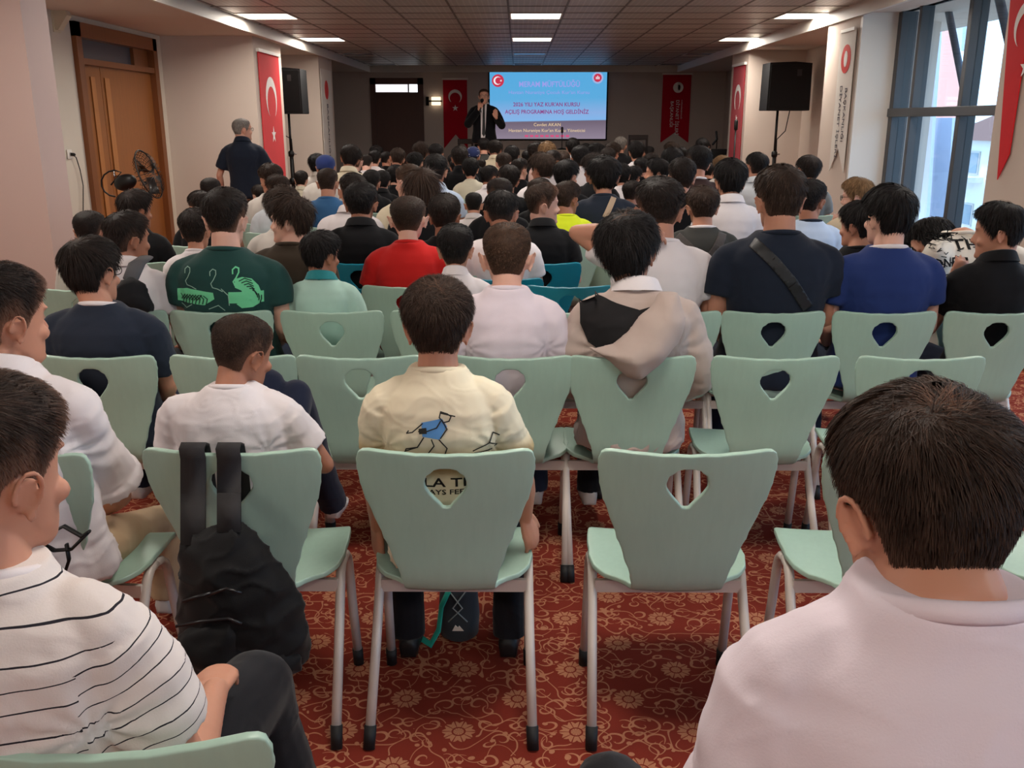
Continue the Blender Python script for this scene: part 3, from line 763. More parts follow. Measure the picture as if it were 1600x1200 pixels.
def shirt_mesh(P, voxel=.008, sleeve=.55, off=.014, loose=1.0, amp=.004, seed=1, hem=.02, roll=False, fold=True, smooth=5):
    mb = MB(); wf = P['wf']
    T_ = [(z, y, a, b) for z, y, a, b in TORSO if z <= .63]
    rr = []
    for z, y, a, b in T_:
        o_ = off*loose*(1.0 + .5*max(0, 1-abs(z-.2)/.2)); 
        if z > .56: o_ = min(o_, .014)
        rr.append(tring(max(z, hem), y, a, b, wf, o_, P['lean'], P['sway'], df=P['df']))
    rr.append(tring(.652, -.050, .072, .066, P['neck'], .006, P['lean'], P['sway']))
    mb.loft(rr)
    ak = P.get('ak', 1.0)
    for i, s in enumerate((-1, 1)):
        S_, E, Wr = (Vector(P[k][i]) for k in ('sh', 'el', 'wr')); S_.x *= wf
        c = Vector((s*.055, -.052 + P['lean']*.38, .588)); limb(mb, [c, (c+S_)/2 + Vector((0, 0, .008)), S_], [.044, .056, .060])
        o2 = off*loose
        if sleeve <= 1:
            pts = [S_, S_.lerp(E, sleeve*.4), S_.lerp(E, sleeve*.75), S_.lerp(E, sleeve)]; mb.tube([S_ + (S_-E).normalized()*.02] + pts, [.03, .056+o2*.6, .054*ak+o2, .050*ak+o2*1.2, .048*ak+o2*1.3], 16)
            if roll:
                q = S_.lerp(E, sleeve); d = (E-S_).normalized(); mb.tube([q-d*.03, q+d*.012], [.050*ak+o2*1.3+.007]*2, 16)
        else:
            f = min(1, sleeve-1)
            limb(mb, [S_, S_.lerp(E, .5), E], [.060, .052+o2, .044+o2]); mb.tube([E-(S_-E)*0, E.lerp(Wr, f*.5), E.lerp(Wr, f)], [.044+o2, .042+o2, .035+o2], 14, round_ends=False)
            mb.ell(E, (.046+o2,)*3)
    fn = folds(amp, seed, P) if fold else None
    me = remesh(mb, voxel, smooth, 'shirt', fn)
    return me
def trouser_mesh(P, voxel=.009, amp=.003, seed=3, shorts=False, smooth=4, off=.012):
    mb = MB()
    mb.loft([tring(z, y, a, b, P['wf'], .004, P['lean'], P['sway'], df=P['df']) for z, y, a, b in [(-.0, .022, .155, .125), (.03, .02, .166, .13), (.08, .012, .166, .125), (.13, .0, .150, .105)]])
    for i in (0, 1):
        Hp, K, A = (Vector(P[k][i]) for k in ('hip', 'kn', 'an'))
        limb(mb, [Hp, Hp.lerp(K, .5), K], [.084, .072+off*.5, .056+off*.6])
        if shorts: continue
        mb.tube([K, K.lerp(A, .3), K.lerp(A, .75), K.lerp(A, .97)], [.054+off*.6, .055+off*.5, .045+off, .043+off*1.2], 14, round_ends=False); mb.ell(K, (.056+off*.6,)*3)
    return remesh(mb, voxel, smooth, 'trousers', folds(amp, seed, P))
def shoe_mesh(A, toe):
    A = Vector(A); t = Vector(toe).normalized(); mb = MB()
    if abs(t.z) < .3: t.z = 0; t.normalize()
    s = t.cross(Vector((0, 0, 1))).normalized(); upv = s.cross(t)
    z0 = -.045
    rings = []
    for d, w, h0, h1 in ((-.055, .018, .0, .035), (-.05, .030, -.012, .055), (-.02, .036, -.018, .070), (.03, .036, -.018, .058), (.08, .042, -.018, .036), (.13, .043, -.018, .022), (.17, .034, -.014, .012), (.185, .016, -.008, .004)):
        ring = []
        for k in range(12):
            a = 2*PI*k/12; x = math.cos(a)*w; zz = (h0+h1)/2 + math.sin(a)*(h1-h0)/2
            if math.sin(a) < -.2: zz = h0
            ring.append(A + t*d + s*x + upv*(zz - .026))
        rings.append(ring)
    mb.loft(rings); return mb.mesh('shoe')

# ---- hair
def hairline(phi, style):
    """lowest z of hair for azimuth phi"""
    a = np.abs((np.asarray(phi)+PI) % (2*PI) - PI)*180/PI
    if style == 'long': return np.interp(a, [0, 35, 60, 85, 110, 180], [.075, .06, .02, -.10, -.16, -.19])
    return np.interp(a, [0, 40, 58, 72, 84, 96, 112, 128, 150, 180], [.078, .072, .052, .02, -.012, .022, .008, -.036, -.066, -.074])
STY = {  # top thickness, side thickness, strand length top/side, lift, messy, fade strength
    'buzz': (.007, .004, .007, .005, .8, .2, .75), 'crop': (.020, .011, .026, .013, .35, .35, .35), 'fade': (.022, .005, .026, .007, .4, .35, .95),
    'textured': (.026, .015, .036, .017, .5, 1.0, .15), 'near': (.022, .012, .028, .013, .35, .45, .25), 'full': (.024, .016, .038, .028, .22, .3, .0), 'mop': (.032, .020, .050, .036, .42, .85, .0), 'long': (.028, .024, .10, .14, .1, .3, .0), 'bald': (.0022, .010, .004, .012, .3, .2, .3)}
def hair_mesh(style, n=3000, w=.0026, seed=0, whorl=(.0, -.055)):
    T0, T1, L0, L1, lift, mess, fade = STY[style]; rs = np.random.RandomState(seed+11)
    def thick(phi, z):
        hl = hairline(phi, style); f = np.clip((z-.02)/.09, 0, 1); f = f*f*(3-2*f)
        t = T1 + (T0-T1)*f
        a = np.abs((phi+PI) % (2*PI) - PI)
        if style in ('crop', 'full', 'mop', 'fade', 'textured', 'near'): t = t + np.where(a < 1.2, .008*f, 0)
        t = t*np.clip((z-hl)/.028 + .12, 0, 1)
        return t
    nphi, nt = 56, 22
    phis = np.linspace(-PI, PI, nphi, endpoint=False); V = []; fa = []
    for j in range(nt+1):
        u = j/nt
        hl = hairline(phis, style); z = np.where(True, .1215 + (hl-.1215)*(u**1.0), 0)
        zz = np.clip(z, -.105, .1215); zlow = np.minimum(0, z + .105)
        th = thick(phis, z)*.82 - (.003 if u == 1 else 0)
        P, N = head_pt(phis, zz, th)
        P[:, 2] += zlow
        cl = (.12*th*vnoise(P*38, seed+3) + .07*th*vnoise(P*90, seed+4))*np.clip(u*4, 0, 1); P = P + N*cl[:, None]
        if style == 'long':
            P[:, 0] *= 1 + np.clip(-z, 0, 1)*1.2; P[:, 1] -= np.clip(-z, 0, 1)*.10
        V.append(P); f_ = np.clip(1 - (z - hairline(phis, 'crop')) / .062, 0, 1)*fade*(1 if style != 'buzz' else .6); fa.append(f_)
    V = np.concatenate(V); fa = np.concatenate(fa)
    faces = []
    for j in range(nt):
        for i in range(nphi): a = j*nphi+i; b = j*nphi+(i+1) % nphi; faces.append((a, b, b+nphi, a+nphi))
    tint = np.full(len(V), .12) + .1*vnoise(V*40, seed)
    # strands: ribbons rooted in the cap, flowing away from the whorl
    phi = rs.uniform(-PI, PI, n); zt = rs.uniform(0, 1, n)**.8; hl = hairline(phi, style); z0 = .121 + (hl+.004-.121)*zt**1.15
    zc = np.clip(z0, -.105, .1212); th = thick(phi, z0); P, N = head_pt(phi, zc, th*.78); P[:, 2] += np.minimum(0, z0+.105)
    if style == 'long': P[:, 0] *= 1+np.clip(-z0, 0, 1)*1.2; P[:, 1] -= np.clip(-z0, 0, 1)*.10
    f = np.clip((z0-.02)/.09, 0, 1)
    Wp = np.array([whorl[0], whorl[1], .105]); d = P - Wp; d[:, 2] -= .35*np.abs(d[:, 2]) + (1-f)*.05
    # swirl round the whorl
    sw = np.stack([-(P[:, 1]-Wp[1]), P[:, 0]-Wp[0], np.zeros(n)], -1); d = d + .45*sw*f[:, None]
    d += .035*mess*np.stack([vnoise(P*60, seed+k) for k in (20, 21, 22)], -1) + .012*mess*rs.normal(size=(n, 3))
    d -= N*(d*N).sum(1)[:, None]; d /= np.linalg.norm(d, axis=1, keepdims=True)+1e-9
    dw = np.linalg.norm((P-Wp)[:, :2], axis=1)
    L = (L1 + (L0-L1)*f)*rs.uniform(.65, 1.2, n)*np.clip((z0-hl)/.03+.3, .25, 1)
    segs = 3; ww = w*rs.uniform(.6, 1.3, n); side = np.cross(d, N); side += .6*N*rs.normal(size=(n, 1)); side /= np.linalg.norm(side, axis=1, keepdims=True)
    lf = lift*rs.uniform(.5, 1.4, n); rows = []
    for k in range(segs+1):
        t = k/segs
        p = P + d*(L*t)[:, None] + N*(L*(lf*t - lf*.72*t*t))[:, None]
        p[:, 2] -= L*.10*t*t*(1-f) if style != 'buzz' else 0
        wd = ww*(1 - .75*t)
        rows += [p - side*wd[:, None]/2, p + side*wd[:, None]/2]
    SV = np.stack(rows, 1).reshape(-1, 3); m = 2*(segs+1)
    sf = np.clip(1 - (z0 - hairline(phi, 'crop'))/.062, 0, 1)*fade*(1 if style != 'buzz' else .6)
    sf = np.maximum(sf, .75*np.exp(-(dw/.011)**2)*(f > .6)*(seed > 0)*(n > 5000))
    st = np.clip(rs.uniform(.0, .6, n) + .25*vnoise(P*35, seed+9), 0, 1)
    base = len(V); idx = base + np.arange(n)[:, None]*m
    sfaces = []
    for k in range(segs): sfaces.append(np.stack([idx[:, 0]+2*k, idx[:, 0]+2*k+1, idx[:, 0]+2*k+3, idx[:, 0]+2*k+2], 1))
    sfaces = np.concatenate(sfaces)
    allV = np.concatenate([V, SV]); AF = np.concatenate([np.array(faces), sfaces])
    me = bpy.data.meshes.new('hair'); me.vertices.add(len(allV)); me.vertices.foreach_set('co', allV.ravel())
    me.loops.add(AF.size); me.loops.foreach_set('vertex_index', AF.ravel().astype(np.int32)); me.polygons.add(len(AF))
    me.polygons.foreach_set('loop_start', (np.arange(len(AF))*4).astype(np.int32)); me.update(calc_edges=True); me.validate()
    for nm, a in (('tint', np.concatenate([tint, np.repeat(st, m)])), ('fade', np.concatenate([fa, np.repeat(sf, m)]))):
        at_ = me.attributes.new(nm, 'FLOAT', 'POINT'); at_.data.foreach_set('value', a.astype(np.float32))
    me.shade_smooth(); return me

M_eyew = mat('eye_white', '#e8e2dc', .25); M_eyed = mat('eye_iris', '#1a100c', .2)
_eye = None
def eye_mesh():
    global _eye
    if _eye: return _eye
    mb = MB(); mb.ell((0, 0, 0), (.0125, .0125, .0125), 12, 8); me = mb.mesh('eye')
    me.materials.append(M_eyew); me.materials.append(M_eyed)
    for p in me.polygons:
        if p.center.y > .0095: p.material_index = 1
    me.shade_smooth(); _eye = me; return me
def eyes(root, P):
    M = headM(Vector(P['head']), P['yaw'], P['pitch'], P['roll'], P['hs'])
    for s in (-1, 1):
        o = link('eye', eye_mesh(), None, root, False); o.matrix_local = M @ Matrix.Translation((.030*s, .0665, .014))
        b = MB(); b.tube([(.014*s, .086, .033), (.030*s, .083, .037), (.046*s, .070, .032)], [.003, .004, .002], 6); e_ = b.obj('eyebrow', hairm('black'), root); e_.matrix_local = M
def collar_mesh(P, kind='crew'):
    y0 = -.050 + P['lean']*.40; mb = MB(); x0 = P['sway']*.6; nk = P['neck']
    loop = lambda a, b, z, tilt: [Vector((x0 + a*math.sin(t), y0 + b*math.cos(t), z + tilt*math.cos(t))) for t in np.linspace(0, 2*PI, 25)]
    if kind == 'crew':
        mb.tube(loop(.074*nk, .066*nk, .638, -.020), .0075, 8, flat=1.4, cap=False)
    else:
        rings = [loop(.078*nk, .072*nk, .618, -.020)[:-1], loop(.072*nk, .066*nk, .655, -.022)[:-1], loop(.068*nk, .062*nk, .676, -.026)[:-1], loop(.074*nk, .068*nk, .672, -.026)[:-1], loop(.092*nk, .086*nk, .632, -.020)[:-1]]
        mb.loft(rings, cap=False)
    me = mb.mesh('collar'); me.shade_smooth(); return me
def glasses(root, P, m=None):
    M = headM(Vector(P['head']), P['yaw'], P['pitch'], P['roll'], P['hs']); mb = MB()
    for s in (-1, 1):
        mb.tube([(.031*s + .021*math.cos(t), .098, .012 + .017*math.sin(t)) for t in np.linspace(0, 2*PI, 15)], .0018, 6)
        mb.tube([(.052*s, .098, .018), (.070*s, .07, .018), (.078*s, -.01, .014)], .0016, 6)
    mb.tube([(-.01, .099, .015), (.01, .099, .015)], .0018, 6)
    o = mb.obj('glasses', m or M_black, root); o.matrix_local = M; return o

def setm(o, m):
    if not len(o.data.materials): o.data.materials.append(m)
    o.material_slots[0].link = 'OBJECT'; o.material_slots[0].material = m
def kid(root, name): return next(c for c in root.children if c.name.split('.')[0] == name)
def figure(loc, P, S, shirt, trousers, label, skinc='b', hair='dark', style='crop', collar=None, ccol=None, voxel=.0055, nstr=7000, sw=.0018, sleeve=.55,
           off=.014, amp=.004, seed=1, whorl=(.0, -.055), roll=False, shoe='white_shoe', facep=True, rz=0, loose=1.0, hem=.02, toff=.012, group=None, showlegs=True):
    """one custom person; loc = seat point"""
    root = link('person', body_mesh(P, voxel), skin(skinc), None, False); root.location = loc; root.rotation_euler.z = rz; root.scale = (S, S, S)
    tag(root, label, 'person', group)
    pass
    sh = link('shirt', shirt_mesh(P, voxel*1.35, sleeve, off, loose, amp, seed, hem, roll), shirt, root, False)
    tr_ = link('trousers', trouser_mesh(P, voxel*1.6, off=toff, seed=seed+2), trousers, root, False)
    h = link('hair', hair_mesh(style, nstr, sw, seed, whorl), hairm(hair), root, False)
    h.matrix_local = headM(Vector(P['head']), P['yaw'], P['pitch'], P['roll'], P['hs'])
    cm = link('collar', collar_mesh(P, collar or 'crew'), ccol or shirt, sh, False)
    for i in (0, 1): link('shoe', shoe_mesh(P['an'][i], P['toe'][i]), MATS.get(shoe) or M_blackm, root)
    if facep: eyes(root, P)
    return root
mat('white_shoe', '#d9d6d2', .5); mat('black_shoe', '#111113', .5); mat('navy_shoe', '#1c2433', .6)

# ---- shared variants for the crowd
VAR = {}
def variant(key, **k):
    P = default_pose(); P.update(k)
    VAR[key] = dict(P=P, body=decimate(body_mesh(P, .0075), .55), shirt=shirt_mesh(P, .011, seed=len(VAR)), trousers=decimate(trouser_mesh(P, .014), .6), collar=collar_mesh(P, 'crew'), polo=collar_mesh(P, 'polo'),
                    shoes=[shoe_mesh(P['an'][i], P['toe'][i]) for i in (0, 1)])
variant('front'); variant('right', yaw=-34, pitch=-3); variant('left', yaw=38, pitch=-3); variant('down', pitch=-24, head=(0, .016, .742))
variant('profile_left', yaw=82, roll=0); variant('profile_right', yaw=-72); variant('tilt', yaw=8, roll=9, pitch=-6, head=(.012, -.02, .755))
variant('wide', wf=1.22, df=1.2, ak=1.2, neck=1.12); variant('slim', wf=.90, df=.92, ak=.88, neck=.86)
variant('wide_left', wf=1.15, df=1.1, yaw=14, neck=1.08, ak=1.1)
_armup = default_pose(); _armup['el'] = [(-.33, -.06, .68), (.235, -.03, .29)]; _armup['wr'] = [(-.11, -.13, .70), (.14, .20, .165)]; _armup['hand'] = [(1, -.2, -.1), (-.25, .9, -.2)]; _armup['sh'] = [(-.165, -.058, .570), (.168, -.056, .54)]
variant('arm_raised', wf=1.06, **{k: _armup[k] for k in ('el', 'wr', 'hand', 'sh')})
_chin = dict(el=[(-.20, .13, .27), (.225, -.03, .265)], wr=[(-.10, .16, .50), (.14, .20, .165)], hand=[(.3, -.2, 1), (-.25, .9, -.2)], yaw=60, pitch=-6)
variant('hand_to_mouth', **_chin)
variant('bowed', head=(-.08, .20, .56), pitch=-48, lean=.35, wf=1.05, df=1.15)
HAIRV = {}
def hairv(style, s):
    k = (style, s)
    if k not in HAIRV: HAIRV[k] = hair_mesh(style, 3200 if style != 'buzz' else 2500, .0030, s*7+1, (.012*(s-1), -.05))
    return HAIRV[k]
PCHAIR = []
def seated(x, ytop, Y, pose, shirt, label, skinc='b', hair='dark', style='crop', collar='crew', ccol=None, trousers=None, ch='far', chlabel=None, chcol='mint', group=None, cdy=0, sx=1.0, face=False, zmin=None):
    V = VAR[pose]; P = V['P']; top = at(x, ytop, Y)
    hc = P['head']; S = (top.z - .45)/(hc[2] + .139*P['hs'])
    S = max(.68, min(1.06, S))
    root = link('person', V['body'], None, None, False); setm(root, skin(skinc))
    zseat = top.z - S*(hc[2] + .139)
    root.location = (top.x - S*hc[0], Y - S*hc[1], zseat); root.scale = (S*sx, S*sx, S)
    tag(root, label, 'person', group)
    sh = link('shirt', V['shirt'], None, root, False); setm(sh, shirt)
    t = link('trousers', V['trousers'], None, root, False); setm(t, trousers or random.choice(TROUS))
    for s_ in V['shoes']:
        so_ = link('shoe', s_, None, root, False); setm(so_, random.choice([MATS['white_shoe'], MATS['black_shoe'], MATS['navy_shoe']]))
    h = link('hair', hairv(style, random.choice((0, 1, 2))), None, root, False); setm(h, hairm(hair))
    h.matrix_local = headM(Vector(hc), P['yaw'], P['pitch'], P['roll'], P['hs'])
    c_ = link('collar', V['polo' if collar == 'polo' else 'collar'], None, sh, False); setm(c_, ccol or shirt)
    if face: eyes(root, P)
    if ch: PCHAIR.append((root.location.x, root.location.y - .20 + cdy, ch, chlabel, chcol, label))
    return root
TROUS = [fabric('jeans', '#2a3446'), fabric('black_trousers', '#15151a'), fabric('grey_trousers', '#3a3c40'), fabric('beige_trousers', '#8d7a63'), fabric('navy_trousers', '#1a2033')]
# ------------------------------------------------------------------ flat prints laid on cloth
def subdivide(me, L):
    bm = bmesh.new(); bm.from_mesh(me); bmesh.ops.triangulate(bm, faces=bm.faces[:])
    for _ in range(5):
        es = [e for e in bm.edges if e.calc_length() > L]
        if not es: break
        bmesh.ops.subdivide_edges(bm, edges=es, cuts=1); bmesh.ops.triangulate(bm, faces=bm.faces[:])
    bm.to_mesh(me); bm.free()
def lay(name, me, m, target, parent, sign=-1, off=.0022, L=.014, thick=0):
    """me holds (x, z) as x, y; pushed onto the target mesh along y (sign -1: from the back)"""
    subdivide(me, L)
    bvh = BVHTree.FromPolygons([v.co for v in target.vertices], [p.vertices[:] for p in target.polygons])
    last = 0
    for v in me.vertices:
        o = Vector((v.co.x, sign*1.0, v.co.y)); h = bvh.ray_cast(o, Vector((0, -sign, 0)))
        y = h[0].y if h[0] is not None else last
        last = y; v.co = (v.co.x, y + sign*off, v.co.y)
    me.materials.clear(); me.materials.append(m); me.update(); o = link(name, me, None, parent, True); return o
def poly_me(poly): return MB().add([(x, z, 0) for x, z in poly], [tuple(range(len(poly)))]).mesh('p')
def lines_me(lines, w):
    mb = MB()
    for ln in lines:
        ww = w
        pts = [Vector((p[0], p[1])) for p in ln]
        for i in range(len(pts)-1):
            a, b = pts[i], pts[i+1]; d = (b-a)
            if d.length < 1e-6: continue
            d.normalize(); n = Vector((-d.y, d.x))*ww/2; a2 = a - d*ww*.3; b2 = b + d*ww*.3
            mb.add([(*(a2+n), 0), (*(a2-n), 0), (*(b2-n), 0), (*(b2+n), 0)], [(0, 1, 2, 3)])
    return mb.mesh('l')
def locf(root, Yb):
    inv = root.matrix_basis.inverted() if False else Matrix.LocRotScale(root.location, root.rotation_euler, root.scale).inverted()
    def g(x, y): p = inv @ at(x, y, Yb); return (p.x, p.z)
    return g
def pillow(outline, thick, n=.02, bulge=.5):
    """inflated solid from a closed outline (2D); returns MB in (u, depth, v)"""
    pts = [Vector(p) for p in outline]; m = len(pts); edges = [(i, (i+1) % m) for i in range(m)]
    xs = [p.x for p in pts]; ys = [p.y for p in pts]
    def dist(p):
        return min(((p - (a + (b-a)*max(0, min(1, (p-a).dot(b-a)/max(1e-9, (b-a).length_squared))))).length) for a, b in zip(pts, pts[1:]+pts[:1]))
    def inside(p):
        c = False; j = m-1
        for i in range(m):
            a, b = pts[i], pts[j]
            if (a.y > p.y) != (b.y > p.y) and p.x < (b.x-a.x)*(p.y-a.y)/(b.y-a.y)+a.x: c = not c
            j = i
        return c
    allp = list(pts); y = min(ys)
    while y < max(ys):
        x = min(xs)
        while x < max(xs):
            p = Vector((x, y))
            if inside(p) and dist(p) > n*.5: allp.append(p)
            x += n
        y += n
    vs, es, fs, *_ = delaunay_2d_cdt(allp, edges, [], 1, 1e-6)
    D = [dist(v) for v in vs]; mx = max(D); mb = MB(); k = len(vs)
    h = [thick*(min(1, d/(mx*.75)))**bulge for d in D]
    mb.add([(v.x, -hh, v.y) for v, hh in zip(vs, h)] + [(v.x, hh*.5, v.y) for v, hh in zip(vs, h)], [tuple(f) for f in fs] + [tuple(i+k for i in reversed(f)) for f in fs])
    return mb

# ------------------------------------------------------------------ fittings, flags, banners
LM = M_white
def hang_flag(name, label, poly, plane_x, m, th=.006):
    """flag hung flat on a wall that runs along the room; poly = (y, z) world"""
    c = Vector((plane_x, sum(p[0] for p in poly)/len(poly), sum(p[1] for p in poly)/len(poly)))
    t = empty(name, c); tag(t, label, 'flag' if 'flag' in name else 'banner')
    MB().prism([(y-c.y, z-c.z) for y, z in poly], 'yz', 0, th if plane_x < 0 else -th).obj('cloth', m, t, smooth=False); return t, c
def side_shape(t, c, pts, m, name, yc, zc, k=1, flip=1):
    s = 1 if c.x < 0 else -1
    MB().prism([(yc-c.y + flip*u*k, zc-c.z + v*k) for u, v in pts], 'yz', s*.007, s*.0095).obj(name, m, t, smooth=False)
# left pier flag
X = -3.29
ya, yb = PY0+.15, PY0+1.2
zt = atX(385, 76, X).z; zb = 1.0
t, c = hang_flag('hanging_flag', 'tall red crescent flag hanging on the side of the left pier behind the standing man', [(ya, zb-.25), (ya, zt), (yb, zt), (yb, zb-.25), ((ya+yb)/2, zb)], X, M_red)
side_shape(t, c, [(v, -u) for u, v in crescent(.27)], M_flagw, 'crescent', (ya+yb)/2, zt-.55)
side_shape(t, c, [(-v, u) for u, v in star(.11, rot=0)], M_flagw, 'star', (ya+yb)/2, zt-1.02)
MB().box(-.01, .03, ya-.03-c.y, yb+.03-c.y, zt-c.z, zt-c.z+.04).obj('hanging_bar', M_white, t, smooth=False)
# right pillar flag
X = 3.37
P_ = [atX(*p, X) for p in ((1583, -40), (1559, 281), (1578, 241), (1601, 90), (1632, -40))]
t, c = hang_flag('hanging_flag', 'bright red flag at the right edge of the frame beside the windows', [(p.y, min(p.z, 2.58)) for p in P_], X, M_red)
p = atX(1606, 38, X); side_shape(t, c, [(v, -u) for u, v in crescent(.155)], M_flagw, 'crescent', p.y, p.z)
p = atX(1604, 105, X); side_shape(t, c, [(v, u) for u, v in star(.07)], M_flagw, 'star', p.y, p.z)
# stage side flag right
X = 3.41
t, c = hang_flag('hanging_flag', 'narrow dark red flag in the dim right corner beside the stage', [(14.72, .9), (14.72, 2.42), (15.5, 2.42), (15.5, .9)], X, M_redd)
side_shape(t, c, [(v, -u) for u, v in crescent(.2)], M_flagw, 'crescent', 15.1, 1.95); side_shape(t, c, star(.08), M_flagw, 'star', 15.1, 1.62)
MB().box(-.03, .01, -.42, .42, 2.42-c.z, 2.46-c.z).obj('hanging_bar', M_white, t, smooth=False)
# white banners
M_cream = fabric('banner_white', '#d9d3cb'); M_txtdk = mat('banner_ink', '#4a4650', .7); M_txtred = mat('banner_red', '#d2322a', .7)
def wrap_text(t, txt, size, m, loc, flip=1):
    me = text_mesh(txt, size); me.materials.clear(); me.materials.append(m); o = link('lettering', me, None, t, False, loc)
    # reads downwards, faces across the room
    o.rotation_euler = Matrix(((0, 0, -flip), (0, flip, 0), (1, 0, 0))).to_euler() if False else (0, 0, 0)
    U = Vector((0, 0, -1)); N = Vector((flip, 0, 0)); V = N.cross(U); o.matrix_local = Matrix.Translation(loc) @ Matrix((U, V, N)).transposed().to_4x4(); return o
X = 3.345
y1 = atX(1334, 100, X).y; y0 = atX(1311, 100, X).y; ym = (y0+y1)/2; zt = atX(1325, 50, X).z; zb = atX(1305, 250, X).z
t, c = hang_flag('wall_banner', 'white vertical banner with red round emblem on the right pier', [(y1, zb-.12), (y1, zt), (y0, zt), (y0, zb-.12), (ym, zb+.12)], X, M_cream)
z_ = atX(1318, 93, X).z
side_shape(t, c, [(.14*math.cos(a), .14*math.sin(a)) for a in np.linspace(0, 2*PI, 24)[:-1]], M_txtred, 'emblem', ym, z_)
side_shape(t, c, [(.05*math.cos(a), .08*math.sin(a)) for a in np.linspace(0, 2*PI, 12)[:-1]], M_flagw, 'emblem_mark', ym, z_)
o_ = t.children[-1]; o_.location.x -= .003
wrap_text(t, 'DİYANET İŞLERİ', .095, M_txtdk, (-.01, ym-c.y+.06, z_-c.z-.62), -1); wrap_text(t, 'BAŞKANLIĞI', .095, M_txtdk, (-.01, ym-c.y-.09, z_-c.z-.55), -1)
MB().box(-.02, .0, y0-c.y-.02, y1-c.y+.02, zt-c.z, zt-c.z+.03).obj('hanging_bar', M_white, t, smooth=False)
X = -3.18
t, c = hang_flag('wall_banner', 'narrow white vertical banner on left wall beyond the loudspeaker', [(15.65, .9), (15.65, 2.42), (16.5, 2.42), (16.5, .9)], X, M_cream)
side_shape(t, c, [(.15*math.cos(a), .15*math.sin(a)) for a in np.linspace(0, 2*PI, 24)[:-1]], M_txtred, 'emblem', 16.07, 2.1)
wrap_text(t, 'BAŞKANLIĞI', .15, M_txtdk, (.01, .0, -.2), 1)
# ---- stage end wall: two front-facing banners
def front_banner(x0, x1, yt, yb_, yn, label, kind):
    a = at(x0, yt, YB); b = at(x1, yb_, YB); n = at((x0+x1)/2, yn, YB); c = Vector(((a.x+b.x)/2, YB-.02, a.z)); w = (b.x-a.x)/2
    t = empty('wall_banner' if kind else 'hanging_flag', c); tag(t, label, 'banner' if kind else 'flag')
    MB().prism([(-w, 0), (-w, b.z-c.z), (0, n.z-c.z), (w, b.z-c.z), (w, 0)], 'xz', -.006, 0).obj('cloth', M_redd, t, smooth=False)
    MB().box(-w-.02, w+.02, -.02, .0, 0, .04).obj('hanging_bar', M_white, t, smooth=False)
    def shp(pts, m, nm, x, z): MB().prism([(x+u, z+v) for u, v in pts], 'xz', -.012, -.008).obj(nm, m, t, smooth=False)
    if not kind:
        shp([(v, -u) for u, v in crescent(.145)], M_flagw, 'crescent', 0, at(0, 151, YB).z-c.z); shp([(v, u) for u, v in star(.07)], M_flagw, 'star', 0, at(0, 169, YB).z-c.z)
    else:
        z_ = at(0, 137, YB).z-c.z; shp([(.11*math.cos(q), .11*math.sin(q)) for q in np.linspace(0, 2*PI, 24)[:-1]], M_flagw, 'emblem', .03, z_)
        shp([(.02+.03*math.cos(q), .06*math.sin(q)) for q in np.linspace(0, 2*PI, 12)[:-1]], M_redd, 'emblem_mark', .03, z_); t.children[-1].location.y = -.004
        for s_, sz, dx, L in (('DİYANET İŞLERİ', .095, .03, -.62), ('BAŞKANLIĞI', .095, -.09, -.55), ('CUMHURBAŞKANLIĞI', .04, .12, -.45)):
            me = text_mesh(s_, sz); me.materials.clear(); me.materials.append(M_flagw); o = link('lettering', me, None, t, False); o.rotation_euler = (R(90), R(90), 0); o.location = (dx, -.012, z_+L)
    return t
front_banner(692, 731, 125, 232, 210, 'crimson crescent flag with notched end on stage wall, left of the speaker', 0)
front_banner(1036, 1075, 117, 223, 207, 'crimson banner with white emblem and sideways lettering, right of slide', 1)
# ---- projected slide
a = at(765, 114, YB-.06); b = at(946, 217, YB-.06); a.z = at(855, 111, YB-.06).z
sc_ = empty('projection_screen', ((a.x+b.x)/2, YB-.06, (a.z+b.z)/2)); tag(sc_, 'wide projection screen showing a blue slide with Turkish writing', 'screen')
w, h = (b.x-a.x)/2, (a.z-b.z)/2
def emat(nm, col, e): return mat(nm, '#050505', .8, spec=0, emit=col, estr=e*.76)
E_ = .62
mg = bpy.data.materials.new('slide_light'); mg.use_nodes = True; k = NT(mg); sp = k.n('ShaderNodeSeparateXYZ'); k.l(k.coord('Object'), sp.inputs[0])
zz = k.m('DIVIDE', k.m('ADD', sp.outputs[2], h), 2*h); zz = k.m('SUBTRACT', zz, k.m('MULTIPLY', sp.outputs[0], .012)); cr = k.n('ShaderNodeValToRGB'); k.l(zz, cr.inputs[0]); el = cr.color_ramp.elements
el[0].position = 0; el[0].color = (*c3('#8d8092'), 1); el[1].position = 1; el[1].color = (*c3('#55a8dc'), 1)
for p_, cc in ((.26, '#6c5f70'), (.275, '#7fb2e6'), (.38, '#86acdf'), (.6, '#5aa9dc')): e_ = el.new(p_); e_.color = (*c3(cc), 1)
k.l(cr.outputs[0], k.b.inputs['Emission Color']); k.b.inputs['Emission Strength'].default_value = .76; k.b.inputs['Base Color'].default_value = (.02, .02, .02, 1)
MB().box(-w, w, 0, .01, -h, h).obj('slide', mg, sc_, smooth=False)
MB().box(-w-.03, w+.03, .012, .04, -h-.03, h+.03).obj('screen_frame', M_blackm, sc_, smooth=False)
def P2(x, y): p = at(x, y, YB-.07); return p.x-sc_.location.x, p.z-sc_.location.z
def st(txt, x0, x1, y, size, m, bold=False):
    xa, z = P2(x0, y); xb, _ = P2(x1, y); text('slide_lettering', txt, size, m, ((xa+xb)/2, -.004, z), (R(90), 0, 0), sc_, xb-xa, bold)
st('MERAM MÜFTÜLÜĞÜ', 811, 906, 132, .155, emat('slide_lilac', '#9a9ee6', 1), True)
st("Havzan Nuraniye Çocuk Kur'an Kursu", 795, 921, 144.5, .10, emat('slide_lilac', '', 1))
